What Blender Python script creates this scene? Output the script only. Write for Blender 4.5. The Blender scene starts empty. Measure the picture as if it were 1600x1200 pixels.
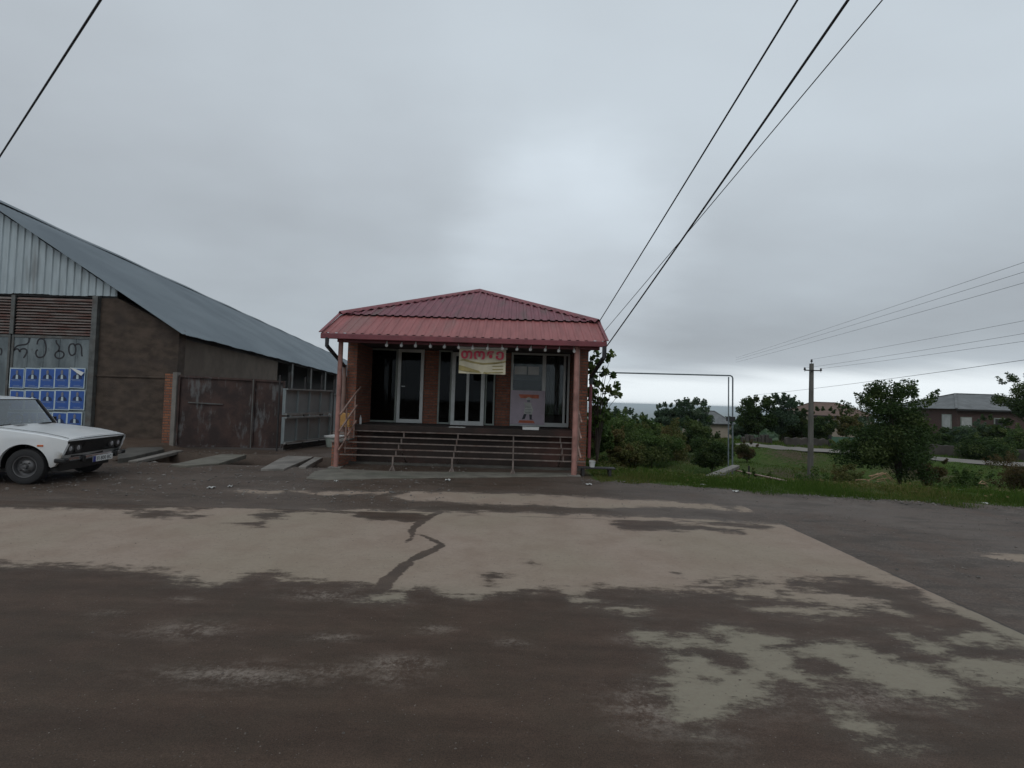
import bpy, bmesh, math, random
import numpy as np
from mathutils import Vector, Matrix
from math import radians as R, sin, cos, pi
random.seed(7); rng = np.random.default_rng(11)
S = bpy.context.scene
COL = S.collection

# ------------------------------------------------------------------ camera
CAM_H, FPX = 1.65, 770.0
cd = bpy.data.cameras.new('camera'); cam = bpy.data.objects.new('camera', cd); COL.objects.link(cam)
cd.sensor_width = 36; cd.lens = 36 * FPX / 1600; cd.clip_end = 120000; cd.clip_start = 0.05
ROT = Matrix.Rotation(R(90 + 1.86), 3, 'X') @ Matrix.Rotation(R(1.8), 3, 'Z')
cam.matrix_world = Matrix.Translation((0, 0, CAM_H)) @ ROT.to_4x4()
S.camera = cam

# ------------------------------------------------------------------ world, sun, exposure
SUN_EL, SUN_AZ = 48, 200            # azimuth clockwise from +Y
w = bpy.data.worlds.new('World'); S.world = w; w.use_nodes = True
N, L = w.node_tree.nodes, w.node_tree.links
N.clear()
def wn(t, **k):
    n = N.new(t)
    for a, v in k.items(): setattr(n, a, v)
    return n
out = wn('ShaderNodeOutputWorld')
sky = wn('ShaderNodeTexSky', sky_type='NISHITA', sun_disc=False)
sky.sun_elevation = R(SUN_EL); sky.sun_rotation = R(SUN_AZ); sky.dust_density = 3
bgS = wn('ShaderNodeBackground'); bgS.inputs['Strength'].default_value = 0.05
L.new(sky.outputs[0], bgS.inputs['Color'])
tc = wn('ShaderNodeTexCoord')
sep = wn('ShaderNodeSeparateXYZ'); L.new(tc.outputs['Generated'], sep.inputs[0])
def wmath(op, a, b=None, c=None):
    n = wn('ShaderNodeMath', operation=op)
    for i, v in enumerate((a, b, c)):
        if v is None: continue
        if isinstance(v, (int, float)): n.inputs[i].default_value = v
        else: L.new(v, n.inputs[i])
    return n.outputs[0]
# project the direction on a cloud layer so that clouds flatten towards the horizon
zc = wmath('MAXIMUM', sep.outputs['Z'], 0.0)
den = wmath('ADD', zc, 0.22)
cx = wmath('DIVIDE', sep.outputs['X'], den); cy = wmath('DIVIDE', sep.outputs['Y'], den)
cmb = wn('ShaderNodeCombineXYZ'); L.new(cx, cmb.inputs[0]); L.new(cy, cmb.inputs[1])
def wnoise(scale, det, rough, off, sx=1.0):
    m = wn('ShaderNodeMapping'); m.inputs['Location'].default_value = off; m.inputs['Scale'].default_value = (sx, 1, 1)
    L.new(cmb.outputs[0], m.inputs[0])
    n = wn('ShaderNodeTexNoise'); n.inputs['Scale'].default_value = scale; n.inputs['Detail'].default_value = det
    n.inputs['Roughness'].default_value = rough; L.new(m.outputs[0], n.inputs['Vector'])
    return n.outputs['Fac']
n1 = wnoise(0.55, 4, 0.45, (3.1, 1.7, 0)); n2 = wnoise(1.7, 7, 0.55, (0.3, 8.2, 0), 0.7)
cl = wmath('ADD', wmath('MULTIPLY', n1, 0.72), wmath('MULTIPLY', n2, 0.28))
cr = wn('ShaderNodeValToRGB'); L.new(cl, cr.inputs[0])
e = cr.color_ramp.elements
e[0].position = 0.36; e[0].color = (0.465, 0.51, 0.555, 1)
e[1].position = 0.62; e[1].color = (0.595, 0.665, 0.725, 1)
# overall brightness by elevation: bright strip low down, darker band above it, brighter overhead
el = wn('ShaderNodeValToRGB'); L.new(zc, el.inputs[0]); el.color_ramp.interpolation = 'EASE'
E = el.color_ramp.elements
E[0].position = 0.0; E[0].color = (1.0,) * 3 + (1,)
E[1].position = 1.0; E[1].color = (1.12,) * 3 + (1,)
for p, v in ((0.07, 0.92), (0.13, 0.79), (0.24, 0.88), (0.45, 1.02)):
    q = E.new(p); q.color = (v, v, v, 1)
mul = wn('ShaderNodeMix', data_type='RGBA', blend_type='MULTIPLY'); mul.inputs[0].default_value = 1
L.new(cr.outputs[0], mul.inputs[6]); L.new(el.outputs[0], mul.inputs[7])
# clear gap under the cloud deck near the horizon, ragged upper edge, strongest straight ahead
nst = wnoise(1.1, 5, 0.5, (5, 2, 0), 0.25)
gapv = wmath('ADD', sep.outputs['Z'], wmath('MULTIPLY', wmath('SUBTRACT', nst, 0.5), 0.11))
gap = wn('ShaderNodeMapRange'); gap.inputs['From Min'].default_value = 0.080; gap.inputs['From Max'].default_value = 0.038
gap.interpolation_type = 'SMOOTHSTEP'
L.new(gapv, gap.inputs['Value'])
ang = wn('ShaderNodeMapRange'); ang.interpolation_type = 'SMOOTHSTEP'
ang.inputs['From Min'].default_value = 0.45; ang.inputs['From Max'].default_value = 0.93
dirv = wn('ShaderNodeVectorMath', operation='DOT_PRODUCT'); L.new(tc.outputs['Generated'], dirv.inputs[0])
dirv.inputs[1].default_value = Vector((0.33, 0.94, 0)).normalized()
L.new(dirv.outputs['Value'], ang.inputs['Value'])
gf = wmath('MULTIPLY', gap.outputs[0], wmath('MULTIPLY_ADD', ang.outputs[0], 0.85, 0.1))
mg = wn('ShaderNodeMix', data_type='RGBA'); L.new(gf, mg.inputs[0]); L.new(mul.outputs[2], mg.inputs[6])
mg.inputs[7].default_value = (0.95, 1.02, 1.06, 1)
glv = wn('ShaderNodeVectorMath', operation='DOT_PRODUCT'); L.new(tc.outputs['Generated'], glv.inputs[0]); glv.inputs[1].default_value = (ROT @ Vector((95/FPX, 195/FPX, -1))).normalized()
glr = wn('ShaderNodeMapRange'); glr.interpolation_type = 'SMOOTHERSTEP'; glr.inputs['From Min'].default_value = .955; glr.inputs['From Max'].default_value = 1.0
L.new(wmath('ADD', glv.outputs['Value'], wmath('MULTIPLY', wmath('SUBTRACT', n2, .5), .03)), glr.inputs['Value'])
brk = wmath('MULTIPLY_ADD', glr.outputs[0], .22, 1.0)      # a thinner, brighter spot in the cloud deck
mg2 = wn('ShaderNodeVectorMath', operation='SCALE'); L.new(mg.outputs[2], mg2.inputs[0]); L.new(brk, mg2.inputs['Scale'])
bgC = wn('ShaderNodeBackground'); bgC.inputs['Strength'].default_value = 1.0; L.new(mg2.outputs[0], bgC.inputs['Color'])
mx = wn('ShaderNodeMixShader'); mx.inputs[0].default_value = 0.93
L.new(bgS.outputs[0], mx.inputs[1]); L.new(bgC.outputs[0], mx.inputs[2]); L.new(mx.outputs[0], out.inputs[0])
ld = bpy.data.lights.new('sun', 'SUN'); ld.energy = 0.5; ld.angle = R(25); ld.color = (1, .97, .93)
sun = bpy.data.objects.new('sun', ld); COL.objects.link(sun)
a = R(SUN_AZ); sd = Vector((sin(a) * cos(R(SUN_EL)), cos(a) * cos(R(SUN_EL)), sin(R(SUN_EL))))
sun.rotation_euler = sd.to_track_quat('Z', 'Y').to_euler()
S.view_settings.view_transform = 'Standard'; S.view_settings.look = 'None'
S.view_settings.exposure = 0.0; S.view_settings.gamma = 1
S.cycles.max_bounces = 6; S.cycles.diffuse_bounces = 3; S.cycles.transparent_max_bounces = 16
S.cycles.volume_bounces = 1
try: S.cycles.use_denoising = True
except Exception: pass

# ------------------------------------------------------------------ helpers
def ray(px, py):
    return ROT @ Vector(((px - 800) / FPX, -(py - 600) / FPX, -1))
def at(px, py, Y=None, z=None):
    d = ray(px, py)
    t = Y / d.y if Y is not None else (z - CAM_H) / d.z
    return Vector((d.x * t, d.y * t, CAM_H + d.z * t))

def link(o, parent=None):
    COL.objects.link(o)
    if parent is not None: o.parent = parent
    return o
def tag(o, label=None, cat=None, group=None, kind=None):
    if label: o['label'] = label
    if cat: o['category'] = cat
    if group: o['group'] = group
    if kind: o['kind'] = kind
    return o
def empty(name, loc, label, cat, group=None, rz=0):
    o = bpy.data.objects.new(name, None); o.location = loc; o.rotation_euler = (0, 0, rz); o.empty_display_size = .1
    COL.objects.link(o); tag(o, label, cat, group); bpy.context.view_layer.update(); return o
class MB:
    """collects shapes in world (or parent-local) space"""
    def __init__(s): s.v = []; s.f = []
    def add(s, vs, fs):
        k = len(s.v); s.v += [tuple(v) for v in vs]; s.f += [tuple(i + k for i in f) for f in fs]; return s
    def box(s, x0, x1, y0, y1, z0, z1):
        return s.add([(x0,y0,z0),(x1,y0,z0),(x1,y1,z0),(x0,y1,z0),(x0,y0,z1),(x1,y0,z1),(x1,y1,z1),(x0,y1,z1)],
                     [(0,3,2,1),(4,5,6,7),(0,1,5,4),(1,2,6,5),(2,3,7,6),(3,0,4,7)])
    def prism(s, pts, vec):
        """closed polygon pts extruded by vec"""
        n = len(pts); vec = Vector(vec); P = [Vector(p) for p in pts]
        return s.add(P + [p + vec for p in P], [tuple(range(n))[::-1], tuple(range(n, 2*n))] + [(i, (i+1) % n, (i+1) % n + n, i + n) for i in range(n)])
    def bar(s, p0, p1, w, h, up=(0,0,1)):
        p0, p1 = Vector(p0), Vector(p1); d = (p1 - p0).normalized(); up = Vector(up)
        a = d.cross(up)
        if a.length < 1e-4: a = d.cross(Vector((0,1,0)))
        a.normalize(); b = a.cross(d).normalized()
        q = [a*w/2 + b*h/2, -a*w/2 + b*h/2, -a*w/2 - b*h/2, a*w/2 - b*h/2]
        return s.add([p0 + c for c in q] + [p1 + c for c in q], [(0,1,2,3),(7,6,5,4),(0,4,5,1),(1,5,6,2),(2,6,7,3),(3,7,4,0)])
    def tube(s, pts, rad, n=8, cap=True):
        pts = [Vector(p) for p in pts]
        if isinstance(rad, (int, float)): rad = [rad] * len(pts)
        vs, fs = [], []; prev = None
        for i, p in enumerate(pts):
            d = (pts[min(i+1, len(pts)-1)] - pts[max(i-1, 0)]).normalized()
            if prev is None: a = d.orthogonal().normalized()
            else:
                a = prev - d * prev.dot(d)
                a = a.normalized() if a.length > 1e-6 else d.orthogonal().normalized()
            prev = a; b = d.cross(a)
            for k in range(n):
                t = 2*pi*k/n; vs.append(p + (a*cos(t) + b*sin(t)) * rad[i])
        for i in range(len(pts)-1):
            for k in range(n):
                fs.append((i*n+k, i*n+(k+1)%n, (i+1)*n+(k+1)%n, (i+1)*n+k))
        if cap: fs += [tuple(range(n))[::-1], tuple(range((len(pts)-1)*n, len(pts)*n))]
        return s.add(vs, fs)
    def lathe(s, prof, c, axis='Z', n=24, caps=True):
        """prof: list of (radius, height) along axis through c"""
        c = Vector(c); vs, fs = [], []
        for r, h in prof:
            for k in range(n):
                t = 2*pi*k/n; u, v = r*cos(t), r*sin(t)
                q = {'Z': (u, v, h), 'Y': (v, h, u), 'X': (h, u, v)}[axis]; vs.append(c + Vector(q))
        for i in range(len(prof)-1):
            for k in range(n): fs.append((i*n+k, i*n+(k+1)%n, (i+1)*n+(k+1)%n, (i+1)*n+k))
        if caps and prof[0][0] > 1e-4: fs.append(tuple(range(n))[::-1])
        if caps and prof[-1][0] > 1e-4: fs.append(tuple(range((len(prof)-1)*n, len(prof)*n)))
        return s.add(vs, fs)
    def grid(s, rows):
        n = len(rows[0]); k = [v for r in rows for v in r]
        return s.add(k, [(i*n+j, i*n+j+1, (i+1)*n+j+1, (i+1)*n+j) for i in range(len(rows)-1) for j in range(n-1)])
    def build(s, name, m, parent=None, smooth=False, bevel=0, world=False):
        me = bpy.data.meshes.new(name); v = s.v
        if parent is not None and world:       # shapes given in world space
            inv = parent.matrix_world.inverted(); v = [tuple(inv @ Vector(q)) for q in v]
        me.from_pydata(v, [], s.f); me.update()
        bm = bmesh.new(); bm.from_mesh(me); bmesh.ops.recalc_face_normals(bm, faces=bm.faces); bm.to_mesh(me); bm.free()
        if smooth: me.polygons.foreach_set('use_smooth', [True]*len(me.polygons))
        me.materials.append(m)
        o = bpy.data.objects.new(name, me); link(o, parent)
        if bevel:
            b = o.modifiers.new('bevel', 'BEVEL'); b.width = bevel; b.segments = 2; b.limit_method = 'ANGLE'
        if smooth:
            try: me.set_sharp_from_angle(angle=R(38))
            except Exception: pass
        return o
def np_mesh(name, V, F, mat, attrs=None, parent=None, smooth=False):
    """V (n,3) float, F (m,k) int; attrs {name: per-vertex floats}"""
    me = bpy.data.meshes.new(name); m, k = F.shape
    me.vertices.add(len(V)); me.vertices.foreach_set('co', np.ascontiguousarray(V, dtype=np.float32).ravel())
    me.loops.add(m*k); me.loops.foreach_set('vertex_index', F.astype(np.int32).ravel())
    me.polygons.add(m); me.polygons.foreach_set('loop_start', np.arange(0, m*k, k, dtype=np.int32))
    me.polygons.foreach_set('use_smooth', np.full(m, smooth))
    for a, d in (attrs or {}).items():
        at_ = me.attributes.new(a, 'FLOAT', 'POINT'); at_.data.foreach_set('value', np.asarray(d, dtype=np.float32))
    me.update(calc_edges=True); me.materials.append(mat)
    return link(bpy.data.objects.new(name, me), parent)
def copy_tree(o, parent=None):
    c = o.copy(); COL.objects.link(c); c.parent = parent
    for ch in list(o.children): copy_tree(ch, c)
    return c

# ------------------------------------------------------------------ materials
class NT:
    def __init__(s, name):
        s.m = bpy.data.materials.new(name); s.m.use_nodes = True; s.t = s.m.node_tree; s.n = s.t.nodes; s.l = s.t.links
        s.b = s.n['Principled BSDF']; s.o = s.n['Material Output']
    def node(s, t, **k):
        n = s.n.new(t)
        for a, v in k.items(): setattr(n, a, v)
        return n
    def set(s, sock, v):
        if isinstance(v, (int, float, tuple)):
            if isinstance(v, tuple) and len(v) == 3 and sock.type == 'RGBA': v = v + (1,)
            sock.default_value = v
        else: s.l.new(v, sock)
    def math(s, op, a, b=None, c=None, clamp=False):
        n = s.node('ShaderNodeMath', operation=op); n.use_clamp = clamp
        for i, v in enumerate((a, b, c)):
            if v is not None: s.set(n.inputs[i], v)
        return n.outputs[0]
    def pos(s): return s.node('ShaderNodeNewGeometry').outputs['Position']
    def obj(s): return s.node('ShaderNodeTexCoord').outputs['Object']
    def mapped(s, vec, scale=(1,1,1), loc=(0,0,0)):
        n = s.node('ShaderNodeMapping'); n.inputs['Scale'].default_value = scale; n.inputs['Location'].default_value = loc
        s.l.new(vec, n.inputs[0]); return n.outputs[0]
    def noise(s, vec, scale, det=4, rough=.55, out='Fac'):
        n = s.node('ShaderNodeTexNoise'); n.inputs['Scale'].default_value = scale; n.inputs['Detail'].default_value = det
        n.inputs['Roughness'].default_value = rough; s.l.new(vec, n.inputs['Vector']); return n.outputs[out]
    def ramp(s, v, lo, hi, a=0.0, b=1.0):
        n = s.node('ShaderNodeMapRange'); n.interpolation_type = 'SMOOTHSTEP'
        s.set(n.inputs['Value'], v)
        n.inputs['From Min'].default_value = lo; n.inputs['From Max'].default_value = hi
        n.inputs['To Min'].default_value = a; n.inputs['To Max'].default_value = b; return n.outputs[0]
    def mix(s, f, a, b, mode='MIX'):
        n = s.node('ShaderNodeMix', data_type='RGBA', blend_type=mode)
        s.set(n.inputs[0], f); s.set(n.inputs[6], a); s.set(n.inputs[7], b); return n.outputs[2]
    def bump(s, h, strength=.4, dist=.01):
        n = s.node('ShaderNodeBump'); n.inputs['Strength'].default_value = strength; n.inputs['Distance'].default_value = dist
        s.l.new(h, n.inputs['Height']); s.l.new(n.outputs[0], s.b.inputs['Normal'])
    def fin(s, col=None, rough=.6, metal=0, spec=None):
        if col is not None: s.set(s.b.inputs['Base Color'], col)
        s.set(s.b.inputs['Roughness'], rough); s.b.inputs['Metallic'].default_value = metal
        if spec is not None: s.b.inputs['Specular IOR Level'].default_value = spec
        return s.m
def plain(name, c, rough=.6, metal=0, var=.25, scale=6, dirt=None, damt=.4, bump=.15, spec=None, stretch=(1,1,1)):
    """painted or bare surface: slight tone variation and optional dirt blotches"""
    t = NT(name); v = t.mapped(t.obj(), stretch)
    n = t.noise(v, scale, 5, .6); n2 = t.noise(v, scale*.37, 4, .5)
    dk = tuple(x*(1-var) for x in c); lt = tuple(min(1, x*(1+var*.6)) for x in c)
    col = t.mix(t.ramp(n, .3, .7), dk, lt)
    if dirt: col = t.mix(t.ramp(n2, .5, .72, 0, damt), col, dirt)
    t.bump(t.noise(t.obj(), scale*9, 3), bump, .004)
    return t.fin(col, rough, metal, spec)

def brick_mat(name, c1, c2, mortar, bw=.24, bh=.077, msz=.012, dirty=.3, dirtc=(.07,.06,.05)):
    t = NT(name); p = t.pos(); sp = t.node('ShaderNodeSeparateXYZ'); t.l.new(p, sp.inputs[0])
    cb = t.node('ShaderNodeCombineXYZ'); t.l.new(t.math('ADD', sp.outputs[0], sp.outputs[1]), cb.inputs[0]); t.l.new(sp.outputs[2], cb.inputs[1])
    wob = t.noise(p, 7, 2, .5, 'Color')
    vv = t.node('ShaderNodeVectorMath', operation='MULTIPLY_ADD'); t.l.new(wob, vv.inputs[0]); vv.inputs[1].default_value = (.02,.012,0); t.l.new(cb.outputs[0], vv.inputs[2])
    b = t.node('ShaderNodeTexBrick'); t.l.new(vv.outputs[0], b.inputs['Vector'])
    b.inputs['Scale'].default_value = 1; b.inputs['Brick Width'].default_value = bw; b.inputs['Row Height'].default_value = bh
    b.inputs['Mortar Size'].default_value = msz; b.inputs['Mortar Smooth'].default_value = .3
    b.inputs['Color1'].default_value = c1 + (1,); b.inputs['Color2'].default_value = c2 + (1,); b.inputs['Mortar'].default_value = mortar + (1,)
    n = t.noise(p, 1.3, 5, .6); n2 = t.noise(p, 25, 3, .6)
    col = t.mix(t.ramp(n, .45, .75, 0, dirty), b.outputs['Color'], dirtc)
    col = t.mix(t.ramp(n2, .3, .7, 0, .35), col, (.03,.02,.02))
    h = t.math('SUBTRACT', t.math('MULTIPLY', n2, .3), t.math('MULTIPLY', b.outputs['Fac'], 1.0))
    t.bump(h, .8, .012)
    return t.fin(col, .85)

M = {}
M['brick'] = brick_mat('shop_brick', (.43,.155,.09), (.27,.095,.058), (.18,.14,.11), bw=.25, bh=.072, msz=.011)
M['brick_orange'] = brick_mat('orange_brick', (.36,.14,.065), (.25,.085,.045), (.12,.09,.07), bw=.25, bh=.075, msz=.013, dirty=.25)
M['brick_far'] = brick_mat('house_brick', (.105,.05,.042), (.08,.04,.034), (.10,.08,.07), dirty=.2)
M['red_sheet'] = plain('red_roof_sheet', (.175,.052,.068), .55, 0, .2, 2.2, (.10,.06,.055), .8, .05, .3, stretch=(3,.6,.6))
M['red_skirt'] = plain('red_canopy_sheet', (.285,.098,.095), .55, 0, .18, 2.0, (.2,.12,.11), .6, .05, .3, stretch=(3,.6,.6))
M['red_trim'] = plain('red_trim', (.19,.045,.055), .5, 0, .2, 4, (.08,.03,.03), .5)
M['post'] = plain('salmon_post_paint', (.36,.18,.15), .55, 0, .2, 7, (.13,.07,.055), .6)
M['rail'] = plain('handrail_paint', (.34,.22,.18), .5, 0, .25, 9, (.12,.06,.04), .6)
M['step_iron'] = plain('step_angle_iron', (.20,.16,.14), .55, .3, .3, 9, (.10,.04,.025), .6)
M['pvc'] = plain('white_plastic_frame', (.62,.64,.62), .35, 0, .08, 5, (.4,.38,.34), .3, .02)
M['pvc_dim'] = plain('grey_green_frame', (.27,.30,.27), .5, 0, .15, 5)
M['dark_pipe'] = plain('dark_downpipe', (.035,.035,.04), .45)
M['pale_pipe'] = plain('pale_downpipe', (.26,.16,.13), .5, 0, .2, 5)
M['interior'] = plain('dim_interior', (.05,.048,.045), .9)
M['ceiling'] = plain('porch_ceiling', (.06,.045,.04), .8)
M['base'] = plain('shaded_stained_base', (.034,.024,.020), .9, 0, .35, 2.0, (.11,.05,.04), .7, .8)  # tone lowered to stand for shade under the steps, reddish stains on top
M['concrete'] = plain('pale_concrete', (.20,.185,.165), .85, 0, .25, 3, (.08,.075,.065), .6, .5)
M['concrete_g'] = plain('mossy_concrete', (.15,.14,.115), .85, 0, .25, 3, (.07,.08,.055), .6, .5)
M['concrete_d'] = plain('dark_concrete', (.085,.08,.07), .85, 0, .3, 3, (.045,.04,.035), .6, .5)
M['pole'] = plain('weathered_concrete_pole', (.125,.118,.105), .85, 0, .3, 5, (.07,.065,.055), .5, .5, stretch=(1,1,.2))
M['gas'] = plain('grey_blue_gas_pipe', (.14,.17,.185), .5)
M['insul'] = plain('dark_insulator', (.05,.045,.05), .3)
M['wire'] = plain('black_cable', (.012,.012,.014), .55, 0, .1)
M['thinwire'] = plain('grey_line_wire', (.16,.17,.18), .5, .3, .1)
M['tin'] = plain('galvanised_cladding', (.42,.485,.51), .5, .15, .14, 1.6, (.11,.10,.09), .7, .08, stretch=(3,3,.6))
M['steel_post'] = plain('weathered_steel_column', (.12,.125,.12), .6, .2, .3, 5, (.09,.06,.045), .6)
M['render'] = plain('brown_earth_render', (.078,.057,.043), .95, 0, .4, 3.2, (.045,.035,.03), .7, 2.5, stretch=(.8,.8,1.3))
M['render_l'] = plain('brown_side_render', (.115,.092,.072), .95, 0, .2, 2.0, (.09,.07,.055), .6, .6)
M['form'] = plain('pale_blue_steel_panel', (.25,.285,.29), .5, .05, .1, 2.5, (.16,.15,.135), .45, .06)
M['form_rib'] = plain('grey_steel_rail', (.27,.29,.285), .5, .1, .2, 4, (.11,.08,.06), .6)
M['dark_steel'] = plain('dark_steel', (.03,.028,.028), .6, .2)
M['glassbulb'] = plain('white_bulb_cover', (.75,.75,.74), .3, 0, .03)
M['white'] = plain('white_plastic', (.6,.61,.6), .45, 0, .06)
M['cloth'] = plain('pale_curtain', (.42,.43,.42), .9, 0, .15, 3)
M['yellow'] = plain('ochre_chair_board', (.46,.25,.075), .5, 0, .2, 6, (.25,.12,.04), .4)
M['asb'] = plain('grey_sheet_roof', (.14,.148,.15), .75, 0, .25, 1.5, (.09,.10,.10), .5, .3)
M['rust_roof'] = plain('rusty_brown_roof', (.13,.08,.06), .8, 0, .25, 1.5)
M['beige'] = plain('beige_house_wall', (.32,.27,.22), .9, 0, .12, 1)
M['green_gate'] = plain('green_gate_paint', (.06,.13,.085), .6, 0, .2, 2)
M['grey_gate'] = plain('grey_gate_paint', (.16,.18,.16), .6, 0, .2, 2)
M['stone_wall'] = plain('rubble_wall', (.07,.062,.055), .95, 0, .4, 1.2, (.06,.055,.05), .6, 1)
M['bark'] = plain('dark_bark', (.055,.042,.033), .95, 0, .4, 8)
M['dead'] = plain('dry_branch', (.30,.20,.12), .9, 0, .3, 8)
M['rubber'] = plain('tyre_rubber', (.018,.018,.019), .75, 0, .2, 10)
M['rim'] = plain('dull_wheel_rim', (.12,.118,.12), .45, .4, .3, 10)
M['black_plastic'] = plain('black_grille_plastic', (.012,.012,.013), .45, 0, .2, 10)
M['chrome'] = plain('tarnished_chrome', (.55,.55,.56), .22, .95, .15, 12, (.3,.25,.2), .4, .05)
M['lamp'] = plain('headlamp_glass', (.45,.46,.48), .12, .5, .1, 20)
M['amber'] = plain('amber_lens', (.50,.11,.025), .3)
M['blue_band'] = plain('blue_plate_band', (.03,.04,.22), .5)
M['ink'] = plain('black_ink', (.02,.02,.025), .7)
M['seat_dark'] = plain('dark_seat_cloth', (.05,.05,.055), .9)
M['banner_cloth'] = plain('cream_banner', (.62,.57,.42), .8, 0, .2, 3, (.25,.24,.16), .4)
M['banner_green'] = plain('banner_olive_print', (.34,.28,.12), .8)
M['banner_red'] = plain('banner_red_print', (.50,.04,.07), .7, 0, .1)
M['banner_pink'] = plain('banner_letter_outline', (.55,.30,.30), .7, 0, .1)
M['poster_blue'] = plain('poster_blue', (.03,.10,.36), .55, 0, .12, 12)
M['poster_white'] = plain('poster_paper', (.50,.60,.64), .6, 0, .12, 8)
M['poster_suit'] = plain('poster_dark_suit', (.015,.03,.09), .6)
M['poster_skin'] = plain('poster_skin', (.20,.20,.23), .6)
M['poster_text'] = plain('poster_text', (.20,.27,.42), .6)
M['ad_back'] = plain('mauve_advert', (.50,.42,.48), .5, 0, .1, 4)
M['ad_orange'] = plain('orange_print', (.60,.17,.09), .6)
M['ad_coat'] = plain('chef_coat_print', (.55,.56,.52), .6)
M['ad_dark'] = plain('dark_print', (.05,.05,.06), .6)
M['litter'] = plain('pale_litter', (.45,.45,.43), .8)

def glass_mat(name, tint=(.6,.62,.62), refl=.05, trans=.75):
    t = NT(name); tr = t.node('ShaderNodeBsdfTransparent'); tr.inputs[0].default_value = tint + (1,)
    g = t.node('ShaderNodeBsdfGlossy'); g.inputs['Roughness'].default_value = .03; g.inputs['Color'].default_value = (.8,.85,.88,1)
    fr = t.node('ShaderNodeFresnel'); fr.inputs[0].default_value = 1.45
    f = t.math('MULTIPLY_ADD', fr.outputs[0], .9, refl, True)
    mxs = t.node('ShaderNodeMixShader'); t.l.new(f, mxs.inputs[0]); t.l.new(tr.outputs[0], mxs.inputs[1]); t.l.new(g.outputs[0], mxs.inputs[2])
    t.l.new(mxs.outputs[0], t.o.inputs[0]); return t.m
M['glass'] = glass_mat('shop_glass', (.35,.36,.37), -.02)
M['glass_clear'] = glass_mat('clear_glass', (.7,.72,.72), 0.0)
M['glass_car'] = glass_mat('car_glass', (.34,.38,.40), .13)

def rust_gate_mat():
    t = NT('rusty_gate_sheet'); p = t.pos()
    n = t.noise(p, 2.2, 6, .65); st = t.noise(t.mapped(p, (3.5,3.5,.7)), 2.2, 6, .65); n3 = t.noise(t.mapped(p, (1,1,1), (7,3,1)), 1.4, 5, .6)
    col = t.mix(t.ramp(n, .35, .68), (.028,.016,.014), (.065,.035,.028))
    col = t.mix(t.ramp(t.math('ADD', t.math('MULTIPLY', st, .6), t.math('MULTIPLY', n3, .45)), .545, .66, 0, .75), col, (.135,.14,.14))
    t.bump(n, .3, .01); return t.fin(col, .75)
M['rust_gate'] = rust_gate_mat()
def slat_mat():
    t = NT('rusty_slats'); p = t.obj()
    n = t.noise(t.mapped(p, (.8,1,9)), 2.0, 5, .6); n2 = t.noise(p, 1.2, 3)
    col = t.mix(t.ramp(n, .38, .6), (.12,.06,.047), (.19,.165,.15))
    col = t.mix(t.ramp(n2, .5, .65, 0, .6), col, (.15,.055,.045)); return t.fin(col, .7, .1)
M['slats'] = slat_mat()
def door_mat():
    t = NT('blue_grey_barn_door'); p = t.obj()
    n = t.noise(t.mapped(p, (1.6,1,.5)), 1.5, 6, .6); n2 = t.noise(p, 6, 5, .6)
    col = t.mix(t.ramp(n, .35, .65), (.105,.13,.14), (.20,.235,.245)); col = t.mix(t.ramp(n2, .55, .75, 0, .5), col, (.06,.065,.07))
    return t.fin(col, .6, .1)
M['barn_door'] = door_mat()
def barn_roof_mat():
    t = NT('grey_corrugated_roof'); p = t.obj()
    n = t.noise(t.mapped(p, (.25,.25,.8)), 1.0, 5, .6)
    col = t.mix(t.ramp(n, .3, .7), (.095,.122,.142), (.14,.172,.192)); return t.fin(col, .5, .2, .35)
M['barn_roof'] = barn_roof_mat()
def car_paint():
    t = NT('white_car_paint'); p = t.obj(); sp = t.node('ShaderNodeSeparateXYZ'); t.l.new(p, sp.inputs[0])
    n = t.noise(p, 3, 5, .6); n2 = t.noise(p, 14, 5, .65)
    col = t.mix(t.ramp(n, .35, .7), (.66,.68,.69), (.74,.75,.75))
    # road grime low down on the sills and rust round the front lower corner
    gr = t.math('MULTIPLY', t.ramp(t.math('ADD', sp.outputs[2], t.math('MULTIPLY', n, -.25)), .42, .12), .55)
    col = t.mix(gr, col, (.30,.27,.23))
    fx = t.ramp(sp.outputs[0], .40, .62); lowz = t.ramp(t.math('ADD', sp.outputs[2], t.math('MULTIPLY', n2, -.22)), .46, .34)
    rust = t.math('MULTIPLY', t.math('MULTIPLY', fx, lowz), t.ramp(n2, .35, .5))
    col = t.mix(rust, col, (.13,.085,.03))
    m = t.fin(col, .28, 0); t.b.inputs['Coat Weight'].default_value = .3; t.b.inputs['Coat Roughness'].default_value = .15; return m
M['car'] = car_paint()
def leaf_mat(name, c1, c2, c3=None):
    t = NT(name); a_ = t.node('ShaderNodeAttribute', attribute_name='rnd'); col = t.mix(a_.outputs['Fac'], c1, c2)
    a2 = t.node('ShaderNodeAttribute', attribute_name='clump')
    if c3: col = t.mix(t.ramp(a2.outputs['Fac'], .6, .9, 0, .75), col, c3)
    t.fin(col, .65, 0, .04); t.b.inputs['Subsurface Weight'].default_value = 0
    tl = t.node('ShaderNodeBsdfTranslucent'); t.set(tl.inputs[0], t.mix(1.0, col, (.9,1.2,.6), 'MULTIPLY'))
    ms = t.node('ShaderNodeMixShader'); ms.inputs[0].default_value = .25
    t.l.new(t.b.outputs[0], ms.inputs[1]); t.l.new(tl.outputs[0], ms.inputs[2]); t.l.new(ms.outputs[0], t.o.inputs[0]); return t.m
M['leaf_dark'] = leaf_mat('leaf_dark_green', (.029,.047,.021), (.065,.101,.039), (.098,.124,.046))
M['leaf_mid'] = leaf_mat('leaf_mid_green', (.042,.073,.025), (.105,.154,.053), (.140,.161,.063))
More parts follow.
